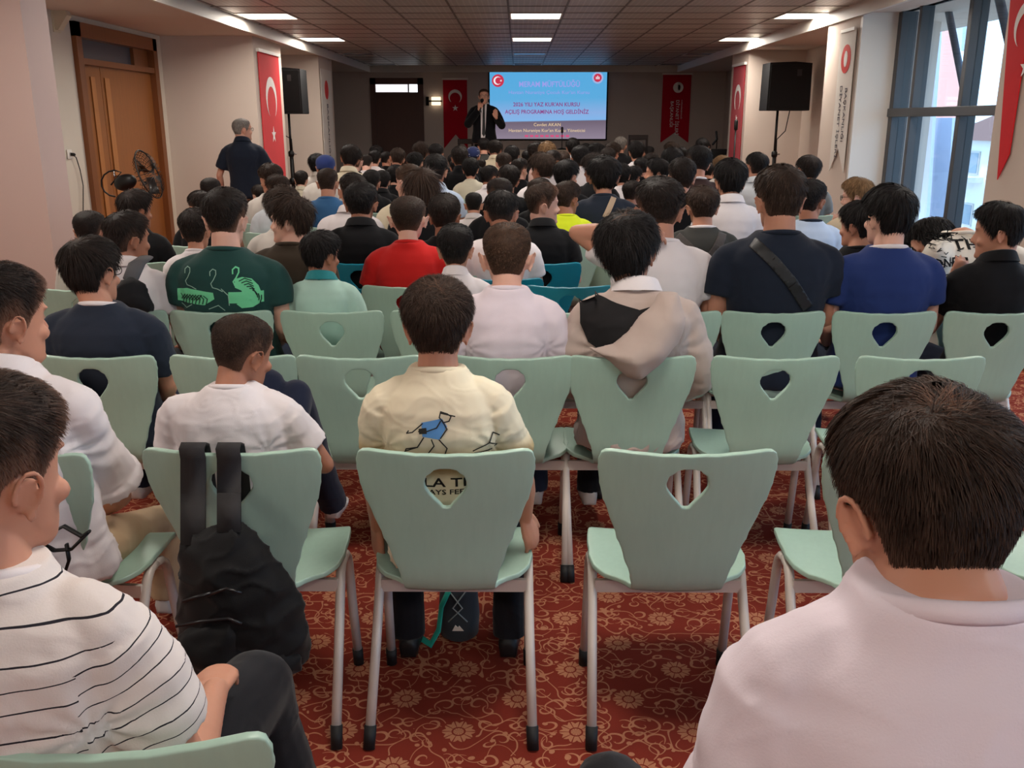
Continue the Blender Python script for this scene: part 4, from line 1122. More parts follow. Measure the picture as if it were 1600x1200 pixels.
st("2026 YILI YAZ KUR'AN KURSU", 802, 906, 163.5, .115, emat('slide_wine', '#8c3f80', 1), True)
st('AÇILIŞ PROGRAMINA HOŞ GELDİNİZ', 789, 920, 175, .115, emat('slide_wine', '', 1), True)
st('Cevdet AKAN', 834, 876, 195, .095, emat('slide_cream', '#e6c9a0', 1))
st("Havzan Nuraniye Kur'an Kursu Yöneticisi", 795, 914, 204, .095, emat('slide_cream', '', 1))
pk = MB()
for i in range(9): x_, z_ = P2(820+i*8, 212.5); pk.box(x_, x_+.075, -.006, -.002, z_-.022, z_+.022)
pk.obj('slide_lettering', emat('slide_pink', '#d0527c', 1), sc_, smooth=False)
x_, z_ = P2(778, 126)
MB().prism([(x_+.13*math.cos(q), z_+.13*math.sin(q)) for q in np.linspace(0, 2*PI, 28)[:-1]], 'xz', -.004, 0).obj('flag_disc', emat('slide_red', '#c8354f', 1), sc_, smooth=False)
MB().prism([(x_+u-.01, z_+v) for u, v in crescent(.085)], 'xz', -.007, -.004).obj('crescent', emat('slide_white', '#f0e8f0', 1), sc_, smooth=False)
MB().prism([(x_+.065+u, z_+v) for u, v in star(.028)], 'xz', -.007, -.004).obj('star', emat('slide_white', '', 1), sc_, smooth=False)
x_, z_ = P2(934, 121.5)
MB().prism([(x_+.12*math.cos(q), z_+.12*math.sin(q)) for q in np.linspace(0, 2*PI, 28)[:-1]], 'xz', -.004, 0).obj('emblem_ring', emat('slide_pale', '#9fb4e0', 1), sc_, smooth=False)
MB().prism([(x_+.085*math.cos(q), z_+.085*math.sin(q)) for q in np.linspace(0, 2*PI, 28)[:-1]], 'xz', -.007, -.004).obj('emblem', emat('slide_red', '', 1), sc_, smooth=False)
em = MB()
for dx, hh in ((-.03, .05), (0, .07), (.03, .05)): em.box(x_+dx-.009, x_+dx+.009, -.009, -.007, z_-.03, z_-.03+hh)
em.obj('emblem_mark', emat('slide_white', '', 1), sc_, smooth=False)
# ---- wall sconce
p = at(670, 158, YB-.05); t = empty('wall_lamp', p); tag(t, 'small square wall lamp glowing between the far door and the flag', 'lamp')
MB().box(-.06, .0, -.04, .05, -.09, .09).obj('lamp_back', M_blackm, t, smooth=False)
q = at(681, 158, YB-.05).x - p.x
for dz in (-.05, .05): MB().box(q-.09, q+.10, -.05, .05, dz-.035, dz+.035).obj('lamp_glass', mat('sconce_glass', '#fff0d0', .4, emit=(1, .8, .55), estr=1.2), t, smooth=False)
MB().box(0, q+.12, .0, .05, -.015, .015).obj('lamp_bar', M_blackm, t, smooth=False)
# ---- PA speakers on stands
def pa(x0, x1, y0, y1, Y, side, dx):
    a = at(x0, y0, Y); b = at(x1, y1, Y); w = (b.x-a.x)/2; h = (a.z-b.z)/2; cxx = (a.x+b.x)/2; zz = (a.z+b.z)/2
    s = empty('loudspeaker', (cxx, Y, zz)); tag(s, f'black trapezoid loudspeaker on the tripod stand by the {side} wall', 'loudspeaker')
    tl = .97
    mb = MB(); mb.prism([(-w, -h*.97), (-w*.98, -h), (w*.98, -h), (w, -h*.97), (w*tl, h*.98), (w*.2, h*1.04), (-w*tl, h)], 'xz', -.20, .22)
    mb.obj('cabinet', mat('speaker_cabinet', '#0a0a0b', .7), s, smooth=False)
    MB().box(-w*.92, w*.92, -.215, -.20, -h*.9, h*.92, .004).obj('grille', mat('speaker_grille', '#121214', .85, bump=(300, .5, .003)), s, smooth=False)
    MB().box(w*.3, w*.5, -.22, -.213, h*.45, h*.72).obj('badge', mat('speaker_badge', '#26262a', .4), s, smooth=False)
    px_ = cxx + dx; t = empty('speaker_stand', (px_, Y, 0)); tag(t, f'black tripod stand holding up the loudspeaker near the {side} wall', 'stand')
    MB().tube([(0, 0, .45), (0, 0, 1.15)], .026, 10).obj('lower_pole', M_black, t); MB().tube([(0, 0, 1.1), (0, 0, zz-h+.02)], .018, 10).obj('upper_pole', M_black, t)
    MB().lathe([(.03, 1.1), (.042, 1.11), (.042, 1.17), (.02, 1.19)]).obj('collar', M_black, t); MB().tube([(0.03, 0, 1.14), (.075, 0, 1.14)], .012, 8).obj('knob', M_chrome, t)
    MB().lathe([(.03, .70), (.05, .71), (.05, .78), (.03, .80)]).obj('hub', M_black, t)
    for k_ in range(3):
        a_ = R(90 + 120*k_); l = MB().tube([(.04*math.cos(a_), .04*math.sin(a_), .75), (.5*math.cos(a_), .5*math.sin(a_), .03)], .014, 8).obj('leg', M_black, t)
        MB().tube([(.03*math.cos(a_), .03*math.sin(a_), .48), (.27*math.cos(a_), .27*math.sin(a_), .39)], .008, 6).obj('brace', M_black, t)
        MB().ell((.5*math.cos(a_), .5*math.sin(a_), .022), (.025, .025, .022), 8, 6).obj('rubber_foot', M_foot, l)
    cb = MB().tube([(cxx+ (.1 if side=='right' else -.18), Y+.05, zz-h+.02), (cxx+(.05 if side=='right' else -.1), Y+.03, zz-h-.28), (px_+.02, Y, 1.35), (px_+.03, Y, .8)], .007, 6).obj('loudspeaker_cable', M_black); tag(cb, f'thin black cable drooping from loudspeaker on the {side} side', 'cable')
pa(415, 478, 108, 178, 14.0, 'left', .02); pa(1197, 1258, 99, 173, 13.9, 'right', -.09)
# ---- fan
p = at(196, 285, 8.9); t = empty('pedestal_fan', (p.x, 8.9, 0)); tag(t, 'black pedestal fan turned sideways in front of the wooden double door', 'fan')
fz_ = p.z; MB().lathe([(.22, 0), (.22, .02), (.05, .05), (.02, .06)], 24).obj('fan_base', M_black, t); MB().tube([(0, 0, .04), (0, 0, fz_-.12)], .015, 10).obj('pole', M_black, t)
MB().lathe([(.02, -.02), (.03, 0), (.03, .07), (.02, .09)], 12, (0, 0, fz_-.16)).obj('neck', M_chrome, t)
Mf = Matrix.Translation((0, 0, fz_)) @ Euler((0, R(-18), 0)).to_matrix().to_4x4()
mo = MB().ell((0, 0, 0), (.11, .075, .075), 14, 10).obj('motor', M_black, t); mo.matrix_local = Mf
cg = MB(); RR = .23; ox = .24
for k_ in range(30):
    a_ = 2*PI*k_/30; cg.tube([(ox-.06, .05*math.cos(a_), .05*math.sin(a_)), (ox-.05, RR*.8*math.cos(a_), RR*.8*math.sin(a_)), (ox, RR*math.cos(a_), RR*math.sin(a_)), (ox+.05, RR*.8*math.cos(a_), RR*.8*math.sin(a_)), (ox+.07, .04*math.cos(a_), .04*math.sin(a_))], .0028, 4)
cg.tube([(ox, RR*math.cos(q), RR*math.sin(q)) for q in np.linspace(0, 2*PI, 33)], .007, 6)
g = cg.obj('cage', M_black, t); g.matrix_local = Mf
bl = MB()
for k_ in range(3):
    a_ = 2*PI*k_/3; bl.loft([[(ox-.03, math.cos(a_)*r-math.sin(a_)*s, math.sin(a_)*r+math.cos(a_)*s), (ox+.03, math.cos(a_+.5)*r, math.sin(a_+.5)*r), (ox+.034, math.cos(a_+.5)*r, math.sin(a_+.5)*r), (ox-.026, math.cos(a_)*r-math.sin(a_)*s, math.sin(a_)*r+math.cos(a_)*s)] for r, s in ((.03, 0), (.12, .02), (.2, .0))])
b_ = bl.obj('blade', mat('fan_blade', '#2a2422', .3), t); b_.matrix_local = Mf
hd_ = MB().tube([(-.14, 0, .02)] + [(-.08+.13*math.cos(q)-.02, 0, .02+.12*math.sin(q)) for q in np.linspace(R(40), R(250), 9)], .008, 6).obj('handle', M_black, t); hd_.matrix_local = Mf
# ---- socket and plug cable, small bracket
p = atX(107, 241, XL); t = empty('wall_socket', p + Vector((.005, 0, 0))); tag(t, 'white wall socket with a black plug on the left wall', 'socket')
MB().box(0, .012, -.045, .045, -.045, .045, .003).obj('socket_plate', M_white, t, smooth=False); MB().lathe([(.02, 0), (.02, .02)], 14).obj('socket_well', mat('socket_grey', '#b8b4ae', .5), t).rotation_euler = (0, R(90), 0)
MB().tube([(.01, 0, 0), (.05, 0, -.004)], .016, 10, round_ends=True).obj('plug', M_black, t)
cc = [atX(x, y, XL+.03) for x, y in ((112, 241), (119, 246), (125, 265), (130, 290), (130, 328), (128, 380))]; cc.append(Vector((XL+.03, cc[-1].y, .02)))
tag(MB().tube(cc, .005, 6).obj('power_cable', M_black), 'thin black cable hanging from the left wall socket', 'cable')
p = atX(86, 30, XL); t = empty('wall_detector', p); tag(t, 'small beige detector mounted high on the wall beside the left pillar', 'detector')
MB().prism([(0, .09), (.12, .09), (.14, .03), (.04, -.10), (0, -.10)], 'xz', -.05, .05).obj('detector_body', mat('beige_plastic', '#cfc3a8', .5), t, smooth=False)
MB().box(-.002, .01, -.07, .07, -.12, .11).obj('detector_plate', MATS['beige_plastic'], t, smooth=False)
# ---- stage furniture
M_cloth = fabric('table_cloth', '#8f8478')
p0, p1 = at(790, 238, 17.2), at(905, 238, 17.2); zt = STZ+.74
t = empty('stage_table', ((p0.x+p1.x)/2, 17.3, STZ)); tag(t, 'low-seen cloth-covered table at front of stage below slide', 'table')
wt = (p1.x-p0.x)/2
MB().box(-wt, wt, -.3, .3, .72, .745).obj('tabletop', M_wooddk, t, smooth=False)
for sx in (-1, 1):
    for sy in (-1, 1): MB().box(sx*(wt-.08)-.02, sx*(wt-.08)+.02, sy*.24-.02, sy*.24+.02, 0, .72).obj('leg', M_black, t, smooth=False)
cl_ = MB(); cl_.box(-wt-.02, wt+.02, -.33, .33, .747, .752); n_ = 60
cl_.loft([[(-wt-.02+(2*wt+.04)*i/n_, -.335-.012*math.sin(i*1.3)*f_, .75-.65*f_) for i in range(n_+1)] for f_ in (0, .3, .6, 1)], closed=False, cap=False)
tc_ = cl_.obj('tablecloth', M_cloth, smooth=True, loc=(t.location.x, 17.3, STZ)); tag(tc_, 'grey beige cloth draped over the stage table below the slide', 'tablecloth')
p = at(878, 228, 17.2); t = empty('table_microphone', (p.x, 17.2, STZ+.752)); tag(t, 'upright gooseneck microphone on round base standing on stage table', 'microphone')
zt_ = at(878, 200, 17.2).z-(STZ+.752)
MB().lathe([(.085, 0), (.085, .015), (.02, .03), (.008, .04)], 20).obj('microphone_base', M_black, t); MB().tube([(0, 0, .03), (0, 0, zt_-.06)], .007, 8).obj('gooseneck', M_black, t); MB().tube([(0, 0, zt_-.07), (0, 0, zt_)], .022, 10, round_ends=True).obj('microphone_head', M_black, t)
cb_ = MB().tube([(p.x-.12+.16*math.cos(q)-.25, 17.15+.03*math.sin(q*2), STZ+.765+.10*abs(math.sin(q))) for q in np.linspace(0, PI*1.6, 18)], .006, 6).obj('coiled_cable', M_black); tag(cb_, 'looped black cable on the stage table left of the microphone', 'cable')
def stage_chair(x0, x1, y, Y, label):
    a = at(x0, y, Y); b = at(x1, y, Y); w = (b.x-a.x)/2; t = empty('wooden_chair', ((a.x+b.x)/2, Y, STZ)); tag(t, label, 'chair'); zz = a.z-STZ
    md = mat('dark_chair_wood', '#2a1714', .4)
    for s in (-1, 1):
        MB().box(s*w-.022, s*w+.022, .0, .04, 0, zz).obj('leg', md, t, smooth=False); MB().box(s*w-.022, s*w+.022, -.42, -.38, 0, .44).obj('leg', md, t, smooth=False)
    MB().box(-w, w, -.43, .02, .44, .48, .008).obj('seat', md, t, smooth=False); MB().box(-w-.02, w+.02, -.01, .045, zz-.09, zz, .01).obj('top_rail', md, t, smooth=False)
    MB().box(-w+.05, w-.05, .0, .035, .62, zz-.16, .008).obj('back_panel', mat('chair_leather', '#4b2f2a', .5), t, smooth=False)
stage_chair(984, 1011, 211, 18.2, 'dark wooden chair on the stage right of the slide'); stage_chair(717, 738, 217, 17.6, 'dark wooden chair on the stage below the crimson crescent flag')
p0, p1 = at(1107, 233, 17.0), at(1137, 233, 17.0); t = empty('black_cabinet', ((p0.x+p1.x)/2, 17.0, STZ)); tag(t, 'low black equipment case on the stage by the right corner', 'case')
MB().box(-(p1.x-p0.x)/2, (p1.x-p0.x)/2, -.2, .2, 0, p0.z-STZ, .01).obj('case_body', M_black, t, smooth=False); MB().box(-.12, .12, -.205, -.2, (p0.z-STZ)*.6, (p0.z-STZ)*.64).obj('case_trim', mat('grey_trim', '#3c4048', .5), t, smooth=False)
p = at(1121, 206, 17.5); t = empty('microphone_stand', (p.x, 17.5, STZ)); tag(t, 'black microphone stand on stage behind the low black case', 'microphone stand')
MB().lathe([(.12, 0), (.12, .015), (.015, .03)], 16).obj('stand_base', M_black, t); MB().tube([(0, 0, .02), (0, 0, p.z-STZ-.1)], .01, 8).obj('pole', M_black, t); MB().tube([(-.07, 0, p.z-STZ-.22), (.0, 0, p.z-STZ-.13), (-.02, 0, p.z-STZ)], .02, 8, round_ends=True).obj('microphone_head', M_black, t)
p = at(1152, 190, 14.3); t = empty('microphone_stand', (at(1155, 200, 14.3).x-.05, 14.3, 0)); tag(t, 'thin black microphone stand in front of the dark red corner flag', 'microphone stand')
MB().lathe([(.13, 0), (.13, .015), (.015, .03)], 16).obj('stand_base', M_black, t); MB().tube([(0, 0, .02), (0, 0, p.z-.1)], .012, 8).obj('pole', M_black, t); MB().tube([(0, 0, p.z-.1), (0, 0, p.z)], .03, 8, round_ends=True).obj('microphone_head', M_black, t)
# ------------------------------------------------------------------ front chairs (visible ones)
Y1, Y2, Y3 = 2.10, 3.03, 3.80
G = 'mint shell chairs in the front rows'
def ch(xpix, yrow, label, col='mint', rz=0, dx=0): return chair(at(xpix, 555, yrow).x if 0 else cxr(xpix, yrow), yrow, label, col, G, R(rz))
def cxr(xp, Y):   # x of chair whose top edge is centred on pixel column xp
    yt = {Y1: 705, Y2: 556, Y3: 487}.get(Y, 447); return at(xp, yt, Y).x
chair(cxr(357, Y1), Y1, 'mint shell chair with a black backpack hung over its back', 'mint', G)
chair(cxr(695, Y1), Y1, 'mint shell chair in the nearest full row under person in cream runner T-shirt', 'mint', G)
chair(cxr(1078, Y1), Y1, 'empty mint shell chair in the nearest row, red carpet seen through its hole', 'mint', G)
chair(cxr(1078, Y1)+.545, Y1, 'empty mint shell chair half hidden by the large head in front at right', 'mint', G)
chair(cxr(1078, Y1)+1.10, Y1, 'mint shell chair cut by the right edge of the frame, nearest row', 'mint', G)
chair(cxr(4, Y1), Y1-.02, 'mint shell chair at left edge under person in beige trousers', 'mint', G, R(-6))
chair(cxr(140, Y2), Y2, 'mint shell chair behind person in navy T-shirt with white neckline', 'mint', G, R(-2))
chair(cxr(361, Y2), Y2, 'empty mint shell chair hidden behind the head above the black backpack', 'mint', G)
chair(cxr(560, Y2), Y2, 'empty mint shell chair just left of the person in cream T-shirt', 'mint', G)
chair(cxr(797, Y2), Y2, 'mint shell chair behind buzz-cut person in lilac white T-shirt', 'mint', G)
chair(cxr(989, Y2), Y2, 'mint shell chair with beige hood hanging over its back', 'mint', G)
chair(cxr(1215, Y2), Y2, 'empty mint shell chair in second row, mint showing through its hole', 'mint', G)
chair(cxr(1444, Y2), Y2, 'empty mint shell chair right above the large dark head at right', 'mint', G)
chair(cxr(178, Y3), Y3, 'mint shell chair under person wearing the black and grey backpack', 'mint', G)
chair(cxr(343, Y3), Y3, 'mint shell chair under person in dark green tiger T-shirt', 'mint', G)
chair(cxr(517, Y3), Y3, 'mint shell chair under person in pale mint polo shirt', 'mint', G)
chair(cxr(690, Y3), Y3, 'mint shell chair under person in white polo behind cream T-shirt', 'mint', G)
chair(cxr(862, Y3), Y3, 'empty mint shell chair between lilac T-shirt and beige hoodie', 'mint', G)
chair(cxr(1048, Y3), Y3, 'mint shell chair under person in white T-shirt with raised elbow', 'mint', G)
chair(cxr(1211, Y3), Y3, 'mint shell chair under person in black T-shirt with crossbody strap', 'mint', G)
chair(cxr(1386, Y3), Y3, 'mint shell chair under person in royal blue T-shirt', 'mint', G)
chair(cxr(1562, Y3), Y3, 'mint shell chair under person in black polo at right edge', 'mint', G)
chair(at(890, 447, 4.42).x, 4.42, 'empty teal shell chair directly beyond the gap right of lilac T-shirt', 'teal', G)
# front row, mostly below the frame
chair(at(172, 1170, 1.0).x-.02, 1.0, 'mint shell chair whose top corner shows below striped T-shirt', 'mint', G, R(4))
chair(at(1457, 1170, .62).x, .60, 'mint shell chair under person in plain white T-shirt at lower right', 'mint', G)

FB = {k: fabric(k, v) for k, v in dict(white='#ddd6d8', lilac='#d9cdd6', cream='#ded2b8', warmwhite='#e0d8cc', offwhite='#cfc9c2', blue='#3a6592', sky='#b4c4dc', pale='#c9cfd6', navy='#1b2230', slate='#252c3a', royal='#22346a', black='#111114', dkgrey='#2b2b2e', grey='#6f7170',
      charcoal='#3a3a38', olive='#3b3127', red='#c0211f', mint='#a9cbc0', teal='#2c7f86', green='#21423f', neon='#d6e62e', brown='#3b2a28', beige='#a79585', taupe='#b5a49c', sand='#bfae94', rose='#cda9a0', ecru='#d0c9b4').items()}
def place(x, ytop, Yh, P, S=None, zseat=None):
    top = at(x, ytop, Yh); hc = P['head']; k = hc[2] + .139*P['hs']
    if S is None: S = (top.z-.45)/k
    z = top.z - S*k if zseat is None else zseat
    return Vector((top.x - S*hc[0], Yh - S*hc[1], z)), S
def lp(root, S, x, y, Y): p = at(x, y, Y); return tuple((p - root)/S)

# --- A: plain white T-shirt, lower right
P = default_pose(); P.update(head=(.0, .012, .690), hs=.95, pitch=-6, yaw=4, neck=1.08, wf=.97, sh=[(-.150, -.058, .545), (.150, -.058, .545)])
P['el'] = [(-.195, -.05, .27), (.195, -.03, .27)]; P['kn'] = [(-.26, .36, .07), (.16, .42, .07)]; P['an'] = [(-.26, .36, -.38), (.2, .4, -.38)]
loc, S = place(1468, 610, .86, P, 1.0)
A = figure(loc, P, S, FB['lilac'], TROUS[1], 'person in a plain white T-shirt seated closest to camera at lower right', 'b', 'brown', 'near', voxel=.0045, nstr=30000, sw=.0014, seed=3, whorl=(-.012, -.045), sleeve=.62, off=.016, amp=.008)
# --- B: striped T-shirt
P = default_pose(); P.update(yaw=-18, pitch=-4, wf=.97, neck=1.05, hs=1.10)
loc, S = place(-46, 590, 1.12, P)
P['el'] = [(-.24, .02, .27), (.228, .0, .27)]; P['kn'] = [(-.14, .42, .09), lp(loc, S, 398, 1075, 1.62)]; k_ = P['kn'][1]; P['an'] = [(-.12, .4, -.4), (k_[0]+.08, k_[1]-.02, -.40)]
P['wr'] = [(-.14, .22, .165), (.19, .25, .24)]
ms = bpy.data.materials.new('striped_knit'); ms.use_nodes = True; k = NT(ms)
fA = k.m('LESS_THAN', k.m('FRACT', k.m('DIVIDE', k.attr('stripe'), .037)), .065); fB = k.m('LESS_THAN', k.m('FRACT', k.m('DIVIDE', k.attr('sleeve_stripe'), .027)), .075); mk_ = k.m('GREATER_THAN', k.attr('sleeve'), .5); ln_ = k.m('ADD', k.m('MULTIPLY', fA, k.m('SUBTRACT', 1.0, mk_)), k.m('MULTIPLY', fB, mk_))
k.col(k.mix(ln_, c3('#d8cfcb'), c3('#2c2a30'))); k.b.inputs['Roughness'].default_value = .9; k.b.inputs['Specular IOR Level'].default_value = .1
sp2 = k.n('ShaderNodeSeparateXYZ'); k.l(k.coord('Object'), sp2.inputs[0]); k.bump(k.noise(350, 2, k.coord('Object')), .4, .0008)
B = figure(loc, P, S, ms, TROUS[1], 'person in white T-shirt with thin black stripes, lower left corner', 'b', 'brown', 'fade', ccol=FB['white'], voxel=.0045, nstr=18000, sw=.0012, seed=5, sleeve=.66, off=.018, amp=.008, toff=.045)
sm = kid(B, 'shirt').data; n = len(sm.vertices); co = np.empty(n*3); sm.vertices.foreach_get('co', co); co = co.reshape(-1, 3)
val = co[:, 2] + .012*vnoise(co*5, 4) + 1.0; sval = np.zeros(n); smask = np.zeros(n)
for i in (0, 1):
    s_, e_ = np.array(P['sh'][i]), np.array(P['el'][i]); s_[0] *= P['wf']; d_ = (e_-s_)/np.linalg.norm(e_-s_); q = co-s_; tt = q@d_; rr_ = np.linalg.norm(q - tt[:, None]*d_, axis=1)
    mk = (rr_ < .12) & (tt > -.02) & (np.abs(co[:, 0]) > .150*P['wf'] + .10*np.clip(tt, 0, .2)*0); near_ = (co[:, 0] > 0) == (i == 1); sval = np.where(near_, tt + 2.0 + .006*vnoise(co*6, 6), sval); smask = np.where(mk & near_, 1., smask)
for nm_, vv_ in (('stripe', val), ('sleeve_stripe', sval), ('sleeve', smask)): a_ = sm.attributes.new(nm_, 'FLOAT', 'POINT'); a_.data.foreach_set('value', vv_.astype(np.float32))
# --- C: white shirt, rolled sleeves
P = default_pose(); P.update(yaw=-30, pitch=-3, wf=1.0, neck=1.0, hs=1.12)
loc, S = place(-8, 414, 2.16, P)
P['el'] = [(-.24, .0, .27), lp(loc, S, 187, 775, 2.36)]; P['wr'] = [(-.14, .2, .165), lp(loc, S, 150, 800, 2.62)]; P['hand'] = [(.25, .9, -.2), (-.3, .8, -.2)]
P['kn'] = [(-.10, .42, .085), lp(loc, S, 262, 815, 2.80)]; k_ = P['kn'][1]; P['an'] = [(-.12, .4, -.40), (k_[0]-.02, k_[1]-.02, -.42)]
figure(loc, P, S, FB['white'], fabric('beige_chinos', '#b79c7c'), 'person in white shirt with rolled sleeves and beige trousers at left edge', 'b', 'dark', 'fade', collar='polo', voxel=.0055, nstr=12000, sw=.0015, seed=8, sleeve=.80, off=.022, amp=.010, roll=True, shoe='white_shoe', toff=.016)
# --- D: white T-shirt, knees up
P = default_pose(); P.update(yaw=-30, pitch=-14, roll=4, wf=1.20, neck=1.0, df=1.1, head=(.03, .02, .74), hs=1.2)
loc, S = place(372, 485, 2.42, P)
loc.z = max(loc.z, .44)
P['el'] = [(-.27, .02, .30), (.31, .03, .31)]; P['wr'] = [(-.16, .2, .25), (.20, .22, .25)]
P['kn'] = [lp(loc, S, 420, 602, 2.74), lp(loc, S, 462, 618, 2.74)]; P['an'] = [lp(loc, S, 430, 800, 3.0), lp(loc, S, 522, 792, 3.02)]
figure(loc, P, S, FB['white'], fabric('navy_track', '#191f33'), 'person in white T-shirt with raised navy knees, before the hung black backpack', 'c', 'brown', 'buzz', voxel=.0055, nstr=12000, sw=.0015, seed=9, sleeve=.60, off=.016, amp=.009, toff=.02)
# --- E: cream T-shirt with runner drawing
P = default_pose(); P.update(yaw=0, pitch=0, wf=.93, hs=1.06, head=(0, -.02, .75))
loc, S = place(683, 438, 2.27, P)
P['el'] = [lp(loc, S, 586, 745, 2.33), lp(loc, S, 818, 750, 2.33)]; P['wr'] = [lp(loc, S, 590, 822, 2.36), lp(loc, S, 820, 808, 2.36)]
P['hand'] = [(-.05, .2, -1), (.30, .15, -1)]; P['hup'] = [(-.85, -.6, .1), (.85, -.6, .1)]; P['curl'] = [.32, .30]
f0, f1 = atZ(640, 1000, .06), atZ(795, 1000, .06); P['an'] = [tuple((f0-loc)/S), tuple((f1-loc)/S)]; P['kn'] = [(P['an'][0][0]-.02, .42, .08), (P['an'][1][0], .42, .08)]
P['toe'] = [(.0, 1, 0), (.05, 1, 0)]
m_e = bpy.data.materials.new('fabric_cream_ombre'); m_e.use_nodes = True; k = NT(m_e); s_ = k.n('ShaderNodeSeparateXYZ'); k.l(k.coord('Object'), s_.inputs[0]); MATS['fabric_cream_ombre'] = m_e
cr = k.n('ShaderNodeValToRGB'); k.l(k.m('ADD', s_.outputs[2], k.m('MULTIPLY', k.noise(6, 2, k.coord('Object')), .05)), cr.inputs[0]); el = cr.color_ramp.elements
el[0].position = .0; el[0].color = (*c3('#d9cfb6'), 1); el[1].position = .55; el[1].color = (*c3('#ddd3ba'), 1)
for p_, c_ in ((.36, '#d8ccb0'), (.395, '#a48a5e'), (.43, '#c0ab84'), (.47, '#dcd2b8')): e_ = el.new(p_); e_.color = (*c3(c_), 1)
k.b.inputs['Roughness'].default_value = .9; k.b.inputs['Specular IOR Level'].default_value = .1; k.l(cr.outputs[0], k.b.inputs['Base Color'])
E = figure(loc, P, S, m_e, TROUS[1], 'person in cream T-shirt with line-drawn runner, hands gripping chair seat', 'b', 'brown', 'textured', voxel=.0038, nstr=15000, sw=.0016, seed=14, sleeve=.62, off=.016, amp=.006, shoe='black_shoe', facep=False)
for o in E.children:
    if o.name.startswith('hair'):
        pass
g = locf(E, 2.17); T_ = kid(E, 'shirt').data
ink = mat('print_ink', '#23211f', .8); blue = mat('print_blue', '#5b93cf', .8)
L = lambda *pts: [g(*p) for p in pts]
lay('shirt_print', poly_me(L((660, 655), (692, 648), (700, 660), (688, 680), (662, 676))), blue, T_, kid(E, 'shirt'))
run = [L((700, 641), (690, 638), (688, 646), (694, 654), (703, 652), (706, 645), (700, 641)), L((690, 640), (712, 645)), L((662, 656), (646, 670), (637, 672), (640, 668)), L((690, 652), (684, 662), (668, 668), (656, 668)),
       L((664, 677), (654, 693), (636, 697), (630, 712)), L((654, 693), (636, 700)), L((688, 680), (700, 694), (694, 712), (702, 714)), L((676, 680), (680, 690), (664, 712), (640, 708)), L((692, 650), (700, 664), (690, 678)),
       L((740, 700), (765, 692), (776, 700), (768, 704), (742, 704)), L((765, 692), (770, 678), (780, 684))]
lay('shirt_print', lines_me(run, .0035), ink, T_, kid(E, 'shirt'), off=.0035)
lay('shirt_print', poly_me(L((656, 664), (668, 662), (669, 671), (657, 672))), ink, T_, kid(E, 'shirt'), off=.004)
def cloth_text(txt, x, y, w, size, m, root, Yb, bold=True):
    g = locf(root, Yb); cx_, cz_ = g(x, y); me = text_mesh(txt, size, w/root.scale.x, bold)
    for v in me.vertices: v.co = (v.co.x + cx_, v.co.y + cz_, 0)
    return lay('shirt_print', me, m, kid(root, 'shirt').data, kid(root, 'shirt'))
cloth_text('LA TI', 696, 752, .105, .040, ink, E, 2.17); cloth_text('DAYS FEEL', 696, 767, .120, .022, ink, E, 2.17)
# --- F: beige hoodie
P = default_pose(); P.update(yaw=-16, pitch=-4, roll=-6, wf=1.12, df=1.1, head=(-.03, -.02, .755), hs=1.12)
loc, S = place(984, 335, 3.2, P)
P['el'] = [(-.25, -.02, .28), (.25, -.02, .28)]
Fg = figure(loc, P, S, FB['taupe'], TROUS[1], 'person in beige hoodie with white collar, hood draped over chair back', 'c', 'black', 'mop', collar='polo', ccol=FB['white'], voxel=.006, nstr=9000, sw=.0018, seed=21, sleeve=1.7, off=.024, amp=.009, facep=False)
Yb = 3.05; q = lambda x, y, Y=Yb: lp(loc, S, x, y, Y)
hq = [q(x, y, 3.0) for x, y in ((908, 515), (930, 545), (962, 538), (1000, 503), (1036, 462), (1064, 462), (1078, 500), (1064, 540), (1034, 572), (1004, 597), (986, 594), (950, 568), (915, 543))]
hd = pillow([(p[0], p[2]) for p in hq], .085, .02, .6); hy = hq[0][1]; hd.v = [(a, b*.8 + hy + .02 + .25*max(0, c-.42), c) for a, b, c in hd.v]
def crs(co, nr, me): return co + nr*(.004*vnoise(co*np.array([9, 9, 7]), 5))[:, None]
link('hood', remesh(hd, .007, 6, 'hood', crs), FB['taupe'], Fg, False)
g = locf(Fg, 3.06)
lay('hood_lining', poly_me([g(*p) for p in ((908, 478), (935, 466), (965, 476), (1000, 485), (1032, 476), (1020, 500), (985, 530), (945, 552), (920, 538), (908, 510))]), mat('fabric_blacklining', '#161416', .9), kid(Fg, 'shirt').data, kid(Fg, 'shirt'), off=.008)
# --- G: navy ringer T-shirt
P = default_pose(); P.update(yaw=-14, pitch=-4, roll=-4, wf=1.16, ak=1.1, head=(-.03, -.02, .755), hs=1.14)
loc, S = place(137, 371, 3.2, P)
P['el'] = [(-.26, -.02, .28), lp(loc, S, 262, 600, 3.25)]
Gg = figure(loc, P, S, FB['slate'], TROUS[4], 'person in dark navy T-shirt with white neckline trim, left side', 'b', 'dark', 'full', collar='crew', ccol=FB['white'], voxel=.006, nstr=9000, sw=.0018, seed=23, sleeve=.72, off=.016, amp=.005, facep=False)
glasses(Gg, P)
# --- H: lilac T-shirt, buzz cut
P = default_pose(); P.update(wf=.93, neck=1.0, head=(0, -.02, .745), hs=1.12)
loc, S = place(792, 341, 3.2, P)
figure(loc, P, S, FB['lilac'], TROUS[0], 'person with buzz cut in pale lilac T-shirt, centre second row', 'd', 'light', 'buzz', voxel=.006, nstr=9000, sw=.0018, seed=25, sleeve=.6, off=.015, amp=.005, facep=False)
